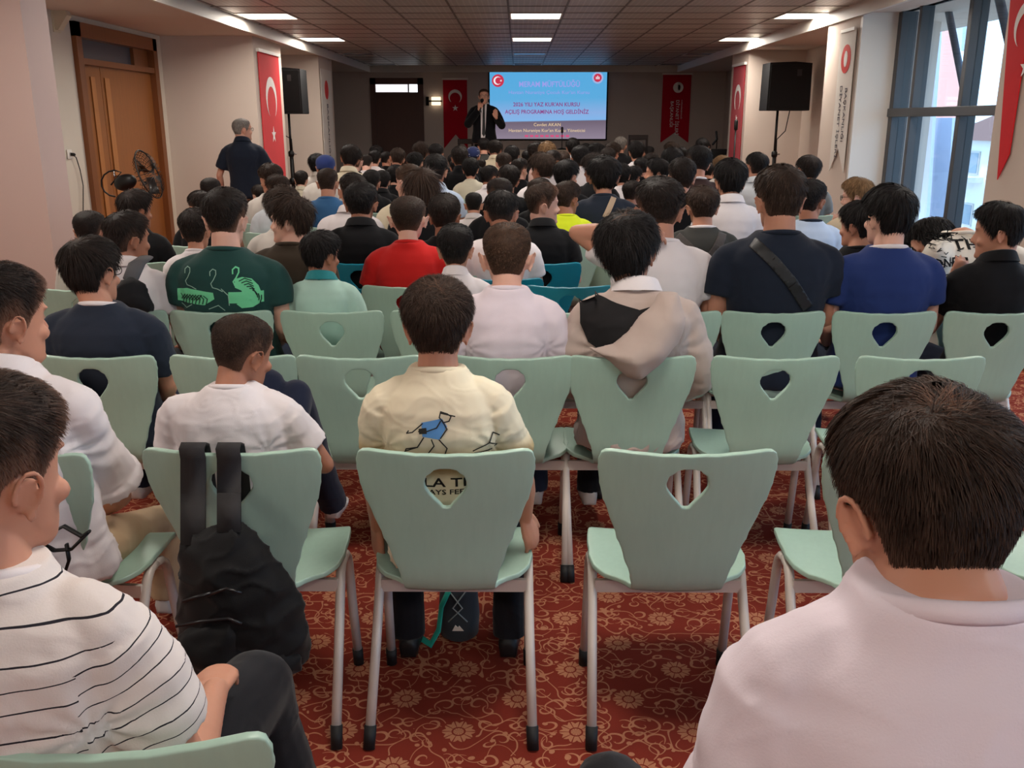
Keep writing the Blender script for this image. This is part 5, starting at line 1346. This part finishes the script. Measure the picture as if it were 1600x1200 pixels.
# --- hung black backpack
BY = 2.0
bag = empty('backpack', at(380, 930, BY)); tag(bag, 'black backpack hanging by two straps from mint chair back', 'backpack')
o0 = bag.location
def rel(x, y, Y=BY): p = at(x, y, Y) - o0; return (p.x, p.z)
out = [rel(*p) for p in ((288, 838), (310, 826), (345, 816), (378, 814), (402, 832), (425, 862), (450, 892), (466, 928), (480, 965), (490, 1000), (484, 1028), (462, 1046), (436, 1052), (405, 1040), (370, 1036), (330, 1032), (300, 1024), (282, 995), (276, 950), (279, 890))]
pm = pillow(out, .095, .016); Mblk = fabric('backpack_black', '#0b0b0d'); MATS['fabric_backpack_black'].node_tree.nodes['Principled BSDF'].inputs['Roughness'].default_value = .6
def bagf(co, nr, me):
    r = 1-np.abs(vnoise(co*np.array([7, 7, 10]), 3)); return co + nr*(.006*np.clip(r, 0, 1)**4 + .004*vnoise(co*9, 4))[:, None]
link('bag_body', remesh(pm, .007, 4, 'bag_body', bagf), Mblk, bag, False)
def bagpart(name, pts, th, y, voxel=.006):
    m_ = pillow([rel(*p) for p in pts], th, .014); m_.v = [(a, b+y, c) for a, b, c in m_.v]
    return link(name, remesh(m_, voxel, 2, name, lambda co, nr, me: co + nr*(.004*vnoise(co*15, 6))[:, None]), Mblk, bag, False)
bagpart('front_pocket', ((292, 965), (330, 945), (380, 940), (396, 960), (398, 1020), (380, 1032), (320, 1026), (290, 1000)), .05, -.075)
bagpart('side_pocket', ((412, 985), (430, 975), (478, 1010), (480, 1030), (450, 1048), (425, 1040)), .035, -.045)
zp = MB()
for pts in (((300, 942), (340, 934), (378, 930), (398, 938)), ((345, 896), (375, 885), (398, 892)), ((310, 905), (330, 898), (352, 892))):
    zp.tube([(*[rel(x, y)[0]], -.108, rel(x, y)[1]) for x, y in pts], .004, 6)
zp.obj('zipper', mat('zip_black', '#1a1a1c', .3), bag)
def strap(xa, xb, ybot, name='strap', pad=.006):
    """band from the bag up behind the chair back and over its top edge"""
    pts = []
    for y, Y in ((ybot, BY-.03), (ybot-60, 2.045), (770, 2.075), (716, 2.082)): pts.append(((rel(xa, y, Y), rel(xb, y, Y)), Y))
    zt = .852; rings = []
    for (l, r_), Y in pts: rings.append([Vector((l[0], Y-o0.y-pad, l[1])), Vector((r_[0], Y-o0.y-pad, r_[1])), Vector((r_[0], Y-o0.y, r_[1])), Vector((l[0], Y-o0.y, l[1]))])
    l, r_ = pts[-1][0]
    for (yy, z, n1, n2) in ((2.076, zt-.004, -pad*.7, pad*.7), (2.092, zt+.004, 0, pad), (2.112, zt-.006, pad*.7, pad*.7), (2.125, zt-.06, pad, 0), (2.135, zt-.2, pad, 0)):
        rings.append([Vector((l[0], yy-o0.y+n1, z-o0.z+n2)), Vector((r_[0], yy-o0.y+n1, z-o0.z+n2)), Vector((r_[0], yy-o0.y, z-o0.z)), Vector((l[0], yy-o0.y, z-o0.z))])
    MB().loft(rings).obj(name, mat('strap_webbing', '#222022', .75, bump=(500, .4, .001)), bag, smooth=True)
strap(283, 322, 850); strap(340, 377, 830)
zz_ = MB(); a_ = rel(420, 1025); zz_.box(a_[0]-.002, a_[0]+.002, -.10, -.096, a_[1]-.012, a_[1]+.012); zz_.obj('zip_pull', M_chrome, bag)
# --- bag with bottle on the left chair
bg = empty('small_bag', at(78, 880, 1.98)); tag(bg, 'black mesh bag hanging from the left edge chair by thin straps', 'bag'); o0 = bg.location
pm = pillow([tuple((at(x, y, 1.98)-o0)[i] for i in (0, 2)) for x, y in ((30, 880), (60, 868), (85, 885), (104, 900), (100, 920), (60, 935), (28, 925))], .06, .015)
link('bag_body', remesh(pm, .007, 3, 'bag_body', bagf), Mblk, bg, False)
sb = MB()
for pts in (((65, 855), (75, 835), (100, 822), (128, 838), (140, 830)), ((140, 830), (112, 858), (85, 860), (66, 850)), ((104, 850), (108, 875), (98, 905)), ((70, 850), (60, 870), (55, 890))):
    sb.tube([at(x, y, 2.0)-o0 for x, y in pts], .008, 6, flat=.5)
sb.obj('strap', M_black, bg)
bo = empty('water_bottle', at(52, 885, 1.96)); tag(bo, 'clear plastic water bottle standing in the black mesh bag at left', 'bottle')
mb_ = mat('clear_plastic', '#c8d0d4', .15, spec=.6); mb_.node_tree.nodes['Principled BSDF'].inputs['Transmission Weight'].default_value = .6
MB().lathe([(.03, -.08), (.032, -.02), (.03, .0), (.033, .02), (.028, .05), (.014, .07), (.014, .085)], 18).obj('bottle_body', mb_, bo); MB().lathe([(.016, .083), (.016, .10)], 14).obj('bottle_cap', M_white, bo)
# --- small bag on the floor under the cream T-shirt chair
p = atZ(718, 990, 0); sbg = empty('small_bag', (p.x, p.y, 0)); tag(sbg, 'small dark grey bag with turquoise strap on carpet under a chair', 'bag')
mg_ = fabric('bag_slate', '#3a4148'); MB().lathe([(.05, .0), (.062, .01), (.066, .08), (.06, .16), (.045, .2), (.03, .205)], 18).obj('bag_body', mg_, sbg)
tq = fabric('turquoise', '#2fb3a0')
MB().tube([(-.02, -.05, .2), (-.05, -.075, .14), (-.06, -.08, .06), (-.085, -.09, .015), (-.15, -.04, .03), (-.20, .03, .07)], .012, 8, flat=.35).obj('strap', tq, sbg)
MB().tube([(.03, .0, .2), (.08, .02, .17), (.13, .05, .2)], .012, 8, flat=.35).obj('strap', tq, sbg)
cdd = MB()
for s in (-1, 1): cdd.tube([(s*.03, -.058, .19), (-s*.015, -.068, .13), (s*.03, -.064, .08)], .0025, 5)
cdd.obj('cord', mat('pale_cord', '#9fb0b0', .7), sbg); MB().prism([(-.018, .05), (.018, .05), (.004, .068), (0, .062), (-.008, .07)], 'xz', -.0685, -.066).obj('emblem', M_white, sbg, smooth=False)
# ------------------------------------------------------------------ rows three to six, one by one
S3, S4, S5 = 3.97, 4.6, 5.36
def W_(k): return FB[k]
bk = seated(195, 333, S3, 'right', W_('white'), 'person in white shirt wearing a black and grey patterned backpack', 'c', 'dark', 'crop', 'polo', ch=None)
gt = seated(349, 298, S3, 'wide', W_('green'), 'broad person in dark green T-shirt with light green tiger print', 'd', 'dark', 'fade', ch=None, sx=1.0)
mp_ = seated(500, 364, S3+.05, 'right', W_('mint'), 'small person in pale mint polo with teal collar', 'c', 'black', 'full', 'polo', FB['teal'], ch=None, face=True)
wp = seated(711, 353, S3, 'slim', W_('white'), 'person in white polo just left of the lilac T-shirt', 'b', 'black', 'crop', 'polo', ch=None)
ar = seated(1032, 281, S3+.05, 'arm_raised', W_('white'), 'person in white T-shirt with left elbow raised behind head', 'b', 'dark', 'fade', ch=None, sx=1.06)
nb = seated(1222, 262, S3, 'wide', W_('navy'), 'broad person in black navy T-shirt with dark crossbody strap', 'b', 'brown', 'crop', ch=None)
rb = seated(1393, 293, S3, 'wide_left', W_('royal'), 'person in royal blue T-shirt in front of the windows', 'd', 'black', 'full', ccol=FB['white'], ch=None)
bp = seated(1566, 320, S3, 'hand_to_mouth', W_('black'), 'person in black polo with white collar trim holding hand at chin, right edge', 'b', 'black', 'full', 'polo', ch=None, face=True)
# fourth row
br_ = seated(452, 310, S4, 'profile_left', W_('olive'), 'person in dark brown shirt looking left in profile', 'd', 'brown', 'mop', chcol='teal', chlabel='teal shell chair under the person in dark brown shirt', face=True, sx=1.05)
rd = seated(637, 305, S4, 'slim', W_('red'), 'person in bright red T-shirt with short dark hair', 'd', 'brown', 'buzz', chlabel='mint shell chair under the person in bright red T-shirt', sx=1.15)
om = seated(1468, 344, S4, 'bowed', W_('warmwhite'), 'bowed person in white hoodie covered with black graffiti lettering', 'b', 'black', 'full', chlabel='mint shell chair under the bowed person in graffiti hoodie', sx=1.1)
seated(1345, 318, S4, 'left', W_('black'), 'person in black T-shirt peeking out left of royal blue T-shirt', 'b', 'black', 'full', chcol='teal', chlabel='teal shell chair between navy and royal blue T-shirts')
seated(138, 328, 4.5, 'slim', W_('offwhite'), 'person with round dark head at far left beside the pillar', 'b', 'dark', 'buzz', chlabel='mint shell chair at far left beside the pillar')
seated(303, 328, 4.7, 'slim', W_('white'), 'person half hidden just left of the green T-shirt', 'b', 'dark', 'crop', chlabel='mint shell chair half hidden left of green T-shirt')
seated(694, 305, 4.9, 'front', W_('black'), 'person in black shirt between red T-shirt and white polo', 'c', 'dark', 'crop', chlabel='mint shell chair behind the person in black next to red T-shirt')
seated(783, 300, 4.85, 'down', W_('white'), 'person in white T-shirt with head bowed beyond the lilac T-shirt', 'c', 'black', 'crop', chcol='teal', chlabel='teal shell chair beyond lilac T-shirt, left of the black polo')
# fifth
seated(209, 299, S5, 'right', W_('black'), 'person in black T-shirt in front of the wooden double door', 'c', 'dark', 'full', chlabel='mint shell chair in front of the wooden double door')
seated(563, 287, S5, 'front', W_('black'), 'person in black polo shirt between brown shirt and red T-shirt', 'c', 'black', 'crop', 'polo', chcol='teal', chlabel='teal shell chair under the black polo left of red T-shirt', sx=1.1)
seated(848, 289, S5, 'profile_right', W_('black'), 'person in black polo looking right, beside neon yellow shirt', 'd', 'brown', 'fade', 'polo', chcol='teal', chlabel='teal shell chair under black polo near the raised elbow', face=True)
gy = seated(1099, 293, S5, 'front', W_('charcoal'), 'person in dark grey T-shirt with blue edged backpack straps', 'b', 'brown', 'crop', ccol=FB['white'], chcol='teal', chlabel='teal shell chair behind dark grey T-shirt with backpack straps', sx=1.1)
seated(440, 296, 5.2, 'front', W_('offwhite'), 'person with wavy brown hair just behind the brown shirt profile', 'b', 'brown', 'mop', chlabel='mint shell chair hidden behind brown shirt')
# sixth and beyond, individually recognisable
seated(1143, 251, 6.05, 'front', W_('white'), 'person in white shirt with dark-lined collar, right of the grey T-shirt', 'b', 'black', 'full', 'polo', chlabel='mint shell chair under white dark-collared shirt')
gb = seated(1342, 280, 6.1, 'hand_to_mouth', W_('sand'), 'person in beige top and black glasses with hand at mouth, by windows', 'd', 'fair', 'full', chlabel='mint shell chair near windows under person with glasses', face=True); glasses(gb, VAR['hand_to_mouth']['P'])
seated(1268, 283, 5.5, 'right', W_('sky'), 'person in pale blue T-shirt right of broad black T-shirt', 'c', 'black', 'crop', ccol=FB['navy'], chlabel='mint shell chair under pale blue T-shirt')
seated(1264, 245, 8.1, 'tilt', W_('grey'), 'person in grey shirt in front of the right pier', 'b', 'dark', 'full', chlabel='mint shell chair below the right pier')
seated(1183, 240, 8.4, 'tilt', W_('pale'), 'person in light grey shirt below the right loudspeaker', 'b', 'black', 'crop', 'polo', chlabel='mint shell chair below right loudspeaker')
seated(886, 285, 6.2, 'right', W_('neon'), 'person in neon yellow shirt', 'c', 'brown', 'crop', chlabel='mint shell chair under neon yellow shirt')
sn = seated(944, 247, 6.6, 'slim', W_('slate'), 'person in dark navy T-shirt with beige shoulder strap', 'b', 'black', 'full', chlabel='mint shell chair under navy T-shirt with beige strap', sx=1.15)
seated(511, 262, 7.2, 'front', W_('blue'), 'person in denim blue T-shirt below the blue cap', 'b', 'brown', 'buzz', chlabel='mint shell chair under denim blue T-shirt')
lh = seated(660, 266, 5.9, 'front', W_('black'), 'person with long loose brown hair', 'b', 'long', 'long', chlabel='mint shell chair under person with long brown hair')
seated(638, 255, 6.4, 'left', W_('cream'), 'person with light wispy hair just behind the long brown hair', 'd', 'light', 'buzz', chlabel='mint shell chair behind long brown hair')
seated(549, 273, 6.0, 'tilt', W_('white'), 'person in white polo with faded sides behind black polo', 'b', 'dark', 'fade', 'polo', chlabel='mint shell chair behind the black polo')
seated(433, 275, 6.8, 'left', W_('pale'), 'person in pale blue white T-shirt behind wavy brown hair', 'b', 'brown', 'fade', chlabel='mint shell chair behind wavy brown hair')
seated(422, 257, 7.4, 'left', W_('offwhite'), 'person right beside the standing man in navy', 'b', 'brown', 'crop', chlabel='mint shell chair beside the standing man')
seated(328, 277, 7.0, 'front', W_('white'), 'person just left of the standing man, head against the wall', 'b', 'dark', 'buzz', chlabel='mint shell chair left of the standing man')
seated(312, 300, 6.1, 'left', W_('black'), 'person in black beyond left shoulder of the green T-shirt', 'b', 'dark', 'crop', chlabel='mint shell chair beyond green T-shirt left shoulder')
seated(1027, 249, 8.2, 'profile_left', W_('white'), 'person with glossy black hair facing left in white collar', 'b', 'black', 'full', chlabel='mint shell chair under glossy black haired person')
seated(1092, 229, 8.0, 'tilt', W_('brown'), 'person in dark brown T-shirt, taller head in line with right banner', 'b', 'black', 'crop', ccol=FB['white'], chlabel='mint shell chair under dark brown T-shirt', zmin=1)
seated(1067, 249, 6.7, 'slim', W_('black'), 'person in black T-shirt with narrow head left of white dark-collared shirt', 'b', 'dark', 'crop', chlabel='mint shell chair left of white dark-collared shirt')
# ---- the packed far rows: x, top, width, shirt, hair, style
FAR_ = [(495, 243, 24, 'offwhite', 'black', 'mop'), (546, 228, 26, 'cream', 'dark', 'full'), (554, 236, 23, 'black', 'brown', 'fade'), (572, 243, 20, 'white', 'dark', 'crop'), (585, 236, 19, 'white', 'black', 'crop'),
 (588, 229, 15, 'black', 'black', 'mop'), (603, 238, 18, 'black', 'black', 'crop'), (620, 232, 24, 'black', 'brown', 'crop'), (580, 267, 28, 'black', 'black', 'crop'), (597, 268, 28, 'black', 'black', 'full'), (615, 261, 28, 'black', 'black', 'full'),
 (657, 224, 22, 'black', 'brown', 'mop'), (648, 239, 28, 'black', 'black', 'full'), (681, 226, 20, 'black', 'black', 'crop'), (680, 243, 32, 'sky', 'black', 'crop'), (708, 242, 18, 'black', 'black', 'full'), (718, 230, 22, 'black', 'dark', 'crop'), (722, 238, 18, 'black', 'black', 'crop'),
 (756, 217, 18, 'charcoal', 'black', 'fade'), (773, 221, 24, 'cream', 'dark', 'mop'), (713, 249, 20, 'white', 'black', 'crop'), (735, 248, 27, 'ecru', 'black', 'full'), (751, 249, 20, 'offwhite', 'dark', 'crop'), (764, 260, 28, 'white', 'black', 'crop'),
 (800, 229, 21, 'black', 'black', 'full'), (787, 240, 24, 'black', 'brown', 'crop'), (812, 249, 26, 'black', 'dark', 'fade'), (836, 224, 25, 'black', 'dark', 'crop'), (855, 224, 20, 'rose', 'fair', 'mop'), (863, 236, 22, 'white', 'dark', 'crop'),
 (847, 242, 35, 'white', 'brown', 'mop'), (880, 238, 22, 'white', 'brown', 'crop'), (895, 217, 20, 'white', 'black', 'full'), (907, 229, 25, 'white', 'black', 'crop'), (885, 252, 36, 'black', 'black', 'full'), (794, 259, 32, 'black', 'dark', 'crop'),
 (780, 277, 44, 'black', 'dark', 'buzz'), (740, 300, 30, 'white', 'black', 'buzz'), (843, 280, 34, 'black', 'brown', 'crop'), (915, 225, 16, 'black', 'black', 'crop'), (932, 226, 20, 'black', 'black', 'mop'), (970, 215, 18, 'black', 'grey', 'fade'),
 (957, 225, 30, 'black', 'brown', 'mop'), (995, 222, 22, 'white', 'black', 'full'), (1014, 229, 16, 'black', 'black', 'crop'), (930, 243, 30, 'black', 'dark', 'mop'), (972, 257, 26, 'white', 'black', 'full'), (1018, 240, 24, 'black', 'dark', 'crop'),
 (1003, 248, 24, 'black', 'black', 'crop'), (990, 262, 20, 'brown', 'black', 'mop'), (1050, 224, 18, 'black', 'brown', 'mop'), (1051, 233, 25, 'white', 'black', 'full'), (988, 284, 36, 'black', 'dark', 'crop'), (1065, 231, 18, 'black', 'black', 'crop'),
 (1098, 217, 13, 'black', 'black', 'crop'), (1102, 223, 16, 'black', 'dark', 'crop'), (1130, 246, 22, 'offwhite', 'fair', 'mop'), (1109, 256, 20, 'black', 'black', 'crop'), (1160, 262, 26, 'black', 'black', 'crop'), (405, 290, 28, 'white', 'dark', 'crop'),
 (470, 268, 26, 'ecru', 'dark', 'crop'), (950, 232, 24, 'black', 'dark', 'crop'), (824, 236, 18, 'grey', 'black', 'crop')]
ZONES = [(0, 476, 'near the standing man in navy'), (476, 535, 'around the blue cap at left'), (535, 577, 'below the left edge of the far dark door'), (577, 640, 'in line with the far dark door'), (640, 692, 'in line with the small wall lamp'),
         (692, 738, 'in line with the crimson crescent flag'), (738, 790, 'in line with the speaker in the suit'), (790, 850, "in line with the left half of the slide"), (850, 945, 'in line with the right half of the slide'), (945, 980, 'just right of the slide'),
         (980, 1032, 'in line with the dark chair on stage'), (1032, 1080, 'in line with the right crimson banner'), (1080, 1145, 'in line with the black case on stage'), (1145, 2000, 'below the right loudspeaker')]
ORD = ['nearest', 'second', 'third', 'fourth', 'fifth', 'sixth', 'seventh', 'eighth', 'ninth', 'tenth', 'eleventh', 'twelfth']
HN = dict(black='black', dark='very dark', brown='brown', light='light brown', fair='fair', grey='grey'); SN = dict(mop='tousled', full='full', crop='short', fade='faded', buzz='cropped')
TOPN = dict(offwhite='off-white', cream='cream', black='black', white='white', sky='pale blue', charcoal='charcoal', ecru='ecru', rose='rose', brown='brown', grey='grey')
cnt = {}; rowz = [5.3, 6.1, 6.85, 7.6, 8.35, 9.1, 9.85, 10.6, 11.35, 12.1, 12.85, 13.6, 14.3, 15.0]
taken = []
for o in bpy.data.objects:
    if o.name.startswith('person') and o.parent is None: taken.append((o.location.x, o.location.y))
taken += [(at(508, 241, 8.9).x, 8.9), (at(739, 228, 12.1).x, 12.1)]
def cost(x, yt, w, Y):
    t_ = at(x, yt, Y); Z = Y*.962 + (1.6-t_.z)*.272; ww = w*Z/F
    c_ = abs(ww-.165)*18 + max(0, t_.z-1.34)*22 + max(0, 1.12-t_.z)*22 + max(0, t_.z-1.45)*60
    for (a, b) in taken:
        if abs(b-Y) < .6 and abs(a-t_.x) < .42: c_ += 6.0*(1-abs(a-t_.x)/.42)*(1.2-abs(b-Y)) + .8
    return c_
for (x, yt, w, shc, hc, sty) in sorted(FAR_, key=lambda r: -r[1]):
    Y = min(rowz, key=lambda Y: cost(x, yt, w, Y))
    z = next(z for z in ZONES if z[0] <= x < z[1])
    k_ = cnt.get(z[2], 0); cnt[z[2]] = k_+1
    lab = f"{HN[hc]}-haired person in {TOPN[shc]} top, {ORD[k_]} {z[2]}" if k_ < 12 else 'x'
    pose = random.choice(['front', 'front', 'slim', 'left', 'right', 'tilt', 'down'])
    if (x, yt) == (812, 249): pose = 'right'
    r_ = seated(x, yt, Y, pose, FB[shc], lab, random.choice('bbcad'), hc, sty, 'polo' if random.random() < .3 else 'crew', chlabel='-', group='people seated in the packed far rows')
    taken.append((r_.location.x, r_.location.y))
# caps
def cap_person(x, yt, w, Y, shc, label, caplabel):
    r_ = seated(x, yt+1, Y, 'front', FB[shc], label, 'b', 'black', 'buzz', chlabel='-', group='people seated in the packed far rows')
    V = VAR['front']['P']; c = empty('baseball_cap', (0, 0, 0)); M = Matrix.LocRotScale(r_.location, r_.rotation_euler, r_.scale) @ headM(Vector(V['head'])); c.matrix_world = M; tag(c, caplabel, 'cap')
    c.location, c.rotation_euler, c.scale = M.to_translation(), M.to_euler(), M.to_scale()
    rings = []
    for z in np.concatenate([np.linspace(.005, .1, 8), [.11, .118, .121]]):
        Pp, _ = head_pt(np.linspace(0, 2*PI, 24, endpoint=False), np.full(24, z), .021); rings.append([Vector(p) for p in Pp])
    MB().loft(rings).obj('crown', fabric('cap_blue', '#2c3a6e'), c)
    MB().prism([(.06*math.cos(q), .075+.075*math.sin(q)) for q in np.linspace(0, PI, 10)] , 'xy', .018, .022).obj('visor', FB['navy'] if 0 else MATS['fabric_cap_blue'], c, smooth=False)
m_ = fabric('cap_dotted', '#232c52'); k = NT(m_); v_ = k.n('ShaderNodeTexVoronoi'); v_.inputs['Scale'].default_value = 26; k.l(k.coord('Object'), v_.inputs['Vector'])
k.col(k.mix(k.m('LESS_THAN', v_.outputs['Distance'], .16), c3('#232c52'), c3('#d8d8e4')))
cap_person(508, 241, 28, 8.9, 'offwhite', 'person in off-white shirt wearing the plain blue cap at left', 'plain blue baseball cap on a head in left part of crowd')
cap_person(739, 228, 19, 12.1, 'black', 'person in dark top wearing the speckled navy cap below the speaker', 'navy cap with tiny white dots below the speaker')
for o in bpy.data.objects:
    if o.name.startswith('baseball_cap') and 'dots' in o.get('label', ''):
        for ch_ in o.children: ch_.data.materials[0] = MATS['fabric_cap_dotted']
# chairs of everybody above
for i, (x, y, far, lab, colr, who) in enumerate(PCHAIR):
    if lab == '-' or lab is None: chair(x, y, 'mint shell chair hidden beneath a seated person in the packed far rows', 'mint', 'chairs of the packed far rows', far=True)
    else: chair(x, y, lab, colr, G, far=(y > 5.9))

# ------------------------------------------------------------------ prints, straps, packs
g = locf(gt, 3.80); lg = mat('print_green', '#6fd09a', .8); lg2 = mat('print_green_dim', '#8fb5a5', .8); T_ = kid(gt, 'shirt')
L = lambda *pts: [g(*p) for p in pts]
lay('shirt_print', poly_me(L((268, 455), (288, 452), (332, 458), (334, 468), (318, 478), (268, 474))), lg, T_.data, T_); lay('shirt_print', poly_me(L((356, 457), (407, 457), (407, 475), (356, 475))), lg, T_.data, T_)
# prowling cats: bodies with dark bands
lay('shirt_print', poly_me(L((365, 437), (376, 434), (390, 437), (400, 448), (405, 462), (402, 476), (392, 482), (376, 483), (368, 476), (380, 470), (376, 455), (366, 450))), lg, T_.data, T_, off=.003)
ink = mat('print_dark_green', '#12302a', .8)
lay('shirt_print', lines_me([L((372+i*4, 440+i*3), (380+i*3, 436+i*4.2), (390+i*1.5, 440+i*4.5)) for i in range(9)] + [L((275+i*6, 462+(i % 3)), (281+i*6, 468), (279+i*6, 476)) for i in range(8)] + [L((276+i*5, 470), (284+i*5, 462)) for i in range(7)], .0042), ink, T_.data, T_, off=.0045)
def hook(x, y, s=1): return L((x-3*s, y+2), (x-4*s, y-4), (x, y-8), (x+5*s, y-6), (x+6*s, y), (x+3*s, y+8), (x-1*s, y+14), (x+2*s, y+20), (x+10*s, y+22), (x+18*s, y+26))
lay('shirt_print', lines_me([hook(364, 427)], .006), lg, T_.data, T_); lay('shirt_print', lines_me([hook(286, 427), hook(329, 430), L((345, 452), (356, 462), (357, 478)), L((275, 478), (285, 484), (296, 478)), L((325, 484), (340, 478), (350, 486))], .0035), lg2, T_.data, T_)
# graffiti hoodie
T_ = kid(om, 'shirt'); g = locf(om, 4.5); ki = mat('print_black', '#1c1a1a', .8)
for s_, x, y, w, sz in (('OME', 1455, 366, .14, .05), ('THI', 1497, 378, .16, .06), ('ONE', 1448, 402, .15, .06), ('ILES', 1500, 402, .17, .06), ('FRO', 1470, 424, .15, .045)):
    cloth_text(s_, x, y, w, sz, ki, om, 4.5)
rs_ = random.Random(4); sq = []
for _ in range(46):
    x, y = rs_.uniform(1428, 1528), rs_.uniform(356, 430); sq.append([g(x+rs_.uniform(-5, 5), y+rs_.uniform(-3, 3)) for _ in range(3)])
lay('shirt_print', lines_me(sq, .004), ki, T_.data, T_)['kind'] = 'stuff'
# crossbody strap on the broad navy back
def strap_on(root, pts, w, m, name, label, Yb, cat='strap', off=.006):
    g = locf(root, Yb); o = lay(name, lines_me([[g(*p) for p in pts]], w), m, kid(root, 'shirt').data, None, off=off)
    o.matrix_world = Matrix.LocRotScale(root.location, root.rotation_euler, root.scale); sm_ = o.modifiers.new('t', 'SOLIDIFY'); sm_.thickness = .003
    tag(o, label, cat); return o
strap_on(nb, [(1186, 385), (1210, 410), (1235, 440), (1262, 480)], .045, mat('strap_dark', '#1c1d1f', .5), 'crossbody_strap', 'wide dark strap running diagonally across the broad navy back', 3.80)
strap_on(sn, [(958, 310), (945, 336)], .035, fabric('strap_beige', '#b9a38e'), 'shoulder_strap', 'beige strap over right shoulder of the navy T-shirt in mid crowd', 6.5)
# backpack straps of grey T-shirt person
for pts in ([(1064, 374), (1078, 388), (1090, 402)], [(1132, 370), (1122, 388), (1112, 402)]):
    strap_on(gy, pts, .055, fabric('strap_greybrown', '#4a4544'), 'backpack_strap', 'grey brown backpack strap over %s shoulder of dark grey T-shirt' % ('left' if pts[0][0] < 1100 else 'right'), 5.2)
strap_on(gy, [(1060, 378), (1072, 390), (1084, 404)], .012, mat('strap_blue_edge', '#2f5f86', .6), 'strap_edge', 'thin blue edging beside the left grey backpack strap', 5.2, off=.008)
# black and grey backpack worn in row three
o0 = at(215, 445, 3.72); b_ = empty('backpack', o0); tag(b_, 'black and grey patterned backpack worn over white shirt at left', 'backpack')
rl = lambda x, y: tuple((at(x, y, 3.72)-o0)[i] for i in (0, 2))
pm = pillow([rl(*p) for p in ((185, 440), (205, 432), (224, 440), (236, 462), (242, 486), (180, 486), (176, 462))], .07, .018); link('bag_body', remesh(pm, .009, 3, 'bag_body', bagf), fabric('pack_black', '#1b1a1c'), b_, False)
st_ = MB(); st_.tube([at(228, 402, 3.92)-o0, at(214, 412, 3.80)-o0, at(204, 436, 3.74)-o0], [.032, .036, .034], 10, flat=.3); st_.obj('strap', fabric('pack_grey', '#5c5c60'), b_)
bl_ = MB(); bl_.box(rl(182, 482)[0], rl(192, 482)[0], -.085, -.07, rl(0, 484)[1], rl(0, 477)[1]); bl_.box(rl(204, 482)[0], rl(222, 482)[0], -.085, -.07, rl(0, 484)[1], rl(0, 477)[1]); bl_.obj('reflective_patch', fabric('pack_patch', '#77777c'), b_, smooth=False)

# ------------------------------------------------------------------ standing men
def standing(**k):
    P = default_pose(); P.update(hip=[(-.085, 0, .03), (.085, 0, .03)], kn=[(-.10, .015, -.38), (.10, .015, -.38)], an=[(-.11, -.01, -.795), (.11, -.01, -.795)], toe=[(-.15, 1, 0), (.15, 1, 0)],
                             el=[(-.245, -.06, .26), (.245, -.06, .26)], wr=[(-.25, .05, .03), (.25, .05, .03)], hand=[(.05, .2, -1), (-.05, .2, -1)]); P.update(k); return P
P = standing(wf=1.04, df=1.15, neck=1.1, yaw=-48, el=[(-.29, -.05, .27), (.28, .0, .27)], wr=[(-.30, .06, .06), (.33, .06, .04)])
Yo = 10.1; top = at(381, 182, Yo); S = top.z/(.908+.845)
old = figure(Vector((top.x-.02, Yo, .845*S)), P, S, FB['navy'], fabric('khaki', '#4a3d33'), 'standing man in dark navy short-sleeved polo and brown trousers by left wall', 'a', 'grey', 'bald', collar='polo', voxel=.009, nstr=3000, sw=.003, seed=31, sleeve=.72, off=.02, amp=.005, shoe='black_shoe', toff=.02)
glasses(old, P, M_black)
# speaker in the suit, facing the hall
P = standing(wf=1.12, df=1.1, neck=1.05, el=[(-.30, .06, .30), (.27, .06, .32)], wr=[(-.21, .26, .42), (.07, .25, .56)], hand=[(.1, .1, 1), (-.15, -.2, .9)], curl=[.15, 1.0], yaw=4)
Ys = 16.75; top = at(756, 137, Ys); S = (top.z-STZ)/(.908+.845)
M_suit = fabric('suit_black', '#0c0d12')
spk = figure(Vector((top.x, Ys, STZ+.845*S)), P, S, M_suit, M_suit, 'speaker standing on stage in dark suit and tie holding a microphone', 'a', 'dark', 'bald', collar='polo', ccol=FB['white'], voxel=.009, nstr=3000, sw=.003, seed=33, sleeve=1.95, off=.022, amp=.004, shoe='black_shoe', rz=PI, toff=.02)
glasses(spk, P, M_chrome)
T_ = kid(spk, 'shirt')
lay('shirt_front', poly_me([(-.05, .66), (-.02, .10), (.05, .10), (.055, .66), (0, .64)]), FB['white'], T_.data, T_, sign=1, off=.004, L=.03); lay('necktie', poly_me([(-.018, .64), (.018, .64), (.012, .60), (.032, .16), (.0, .11), (-.026, .16), (-.012, .60)]), mat('tie_black', '#0b0b10', .5), T_.data, T_, sign=1, off=.010, L=.03)
Mw = Matrix.LocRotScale(spk.location, Euler((0, 0, PI)), spk.scale)
m0 = Mw @ Vector((.045, .235, .60)); m1 = Mw @ Vector((.02, .165, .72))
mc = empty('handheld_microphone', m0); tag(mc, 'black handheld microphone held to the mouth of the suited speaker', 'microphone')
d_ = m1-m0; MB().tube([-d_*.7, d_*.6], [.012, .016], 10, round_ends=True).obj('microphone_handle', M_black, mc); MB().ell(d_*.85, (.03, .03, .032), 12, 8).obj('microphone_head', mat('mic_grille', '#1a1a1c', .5, metal=.5), mc)
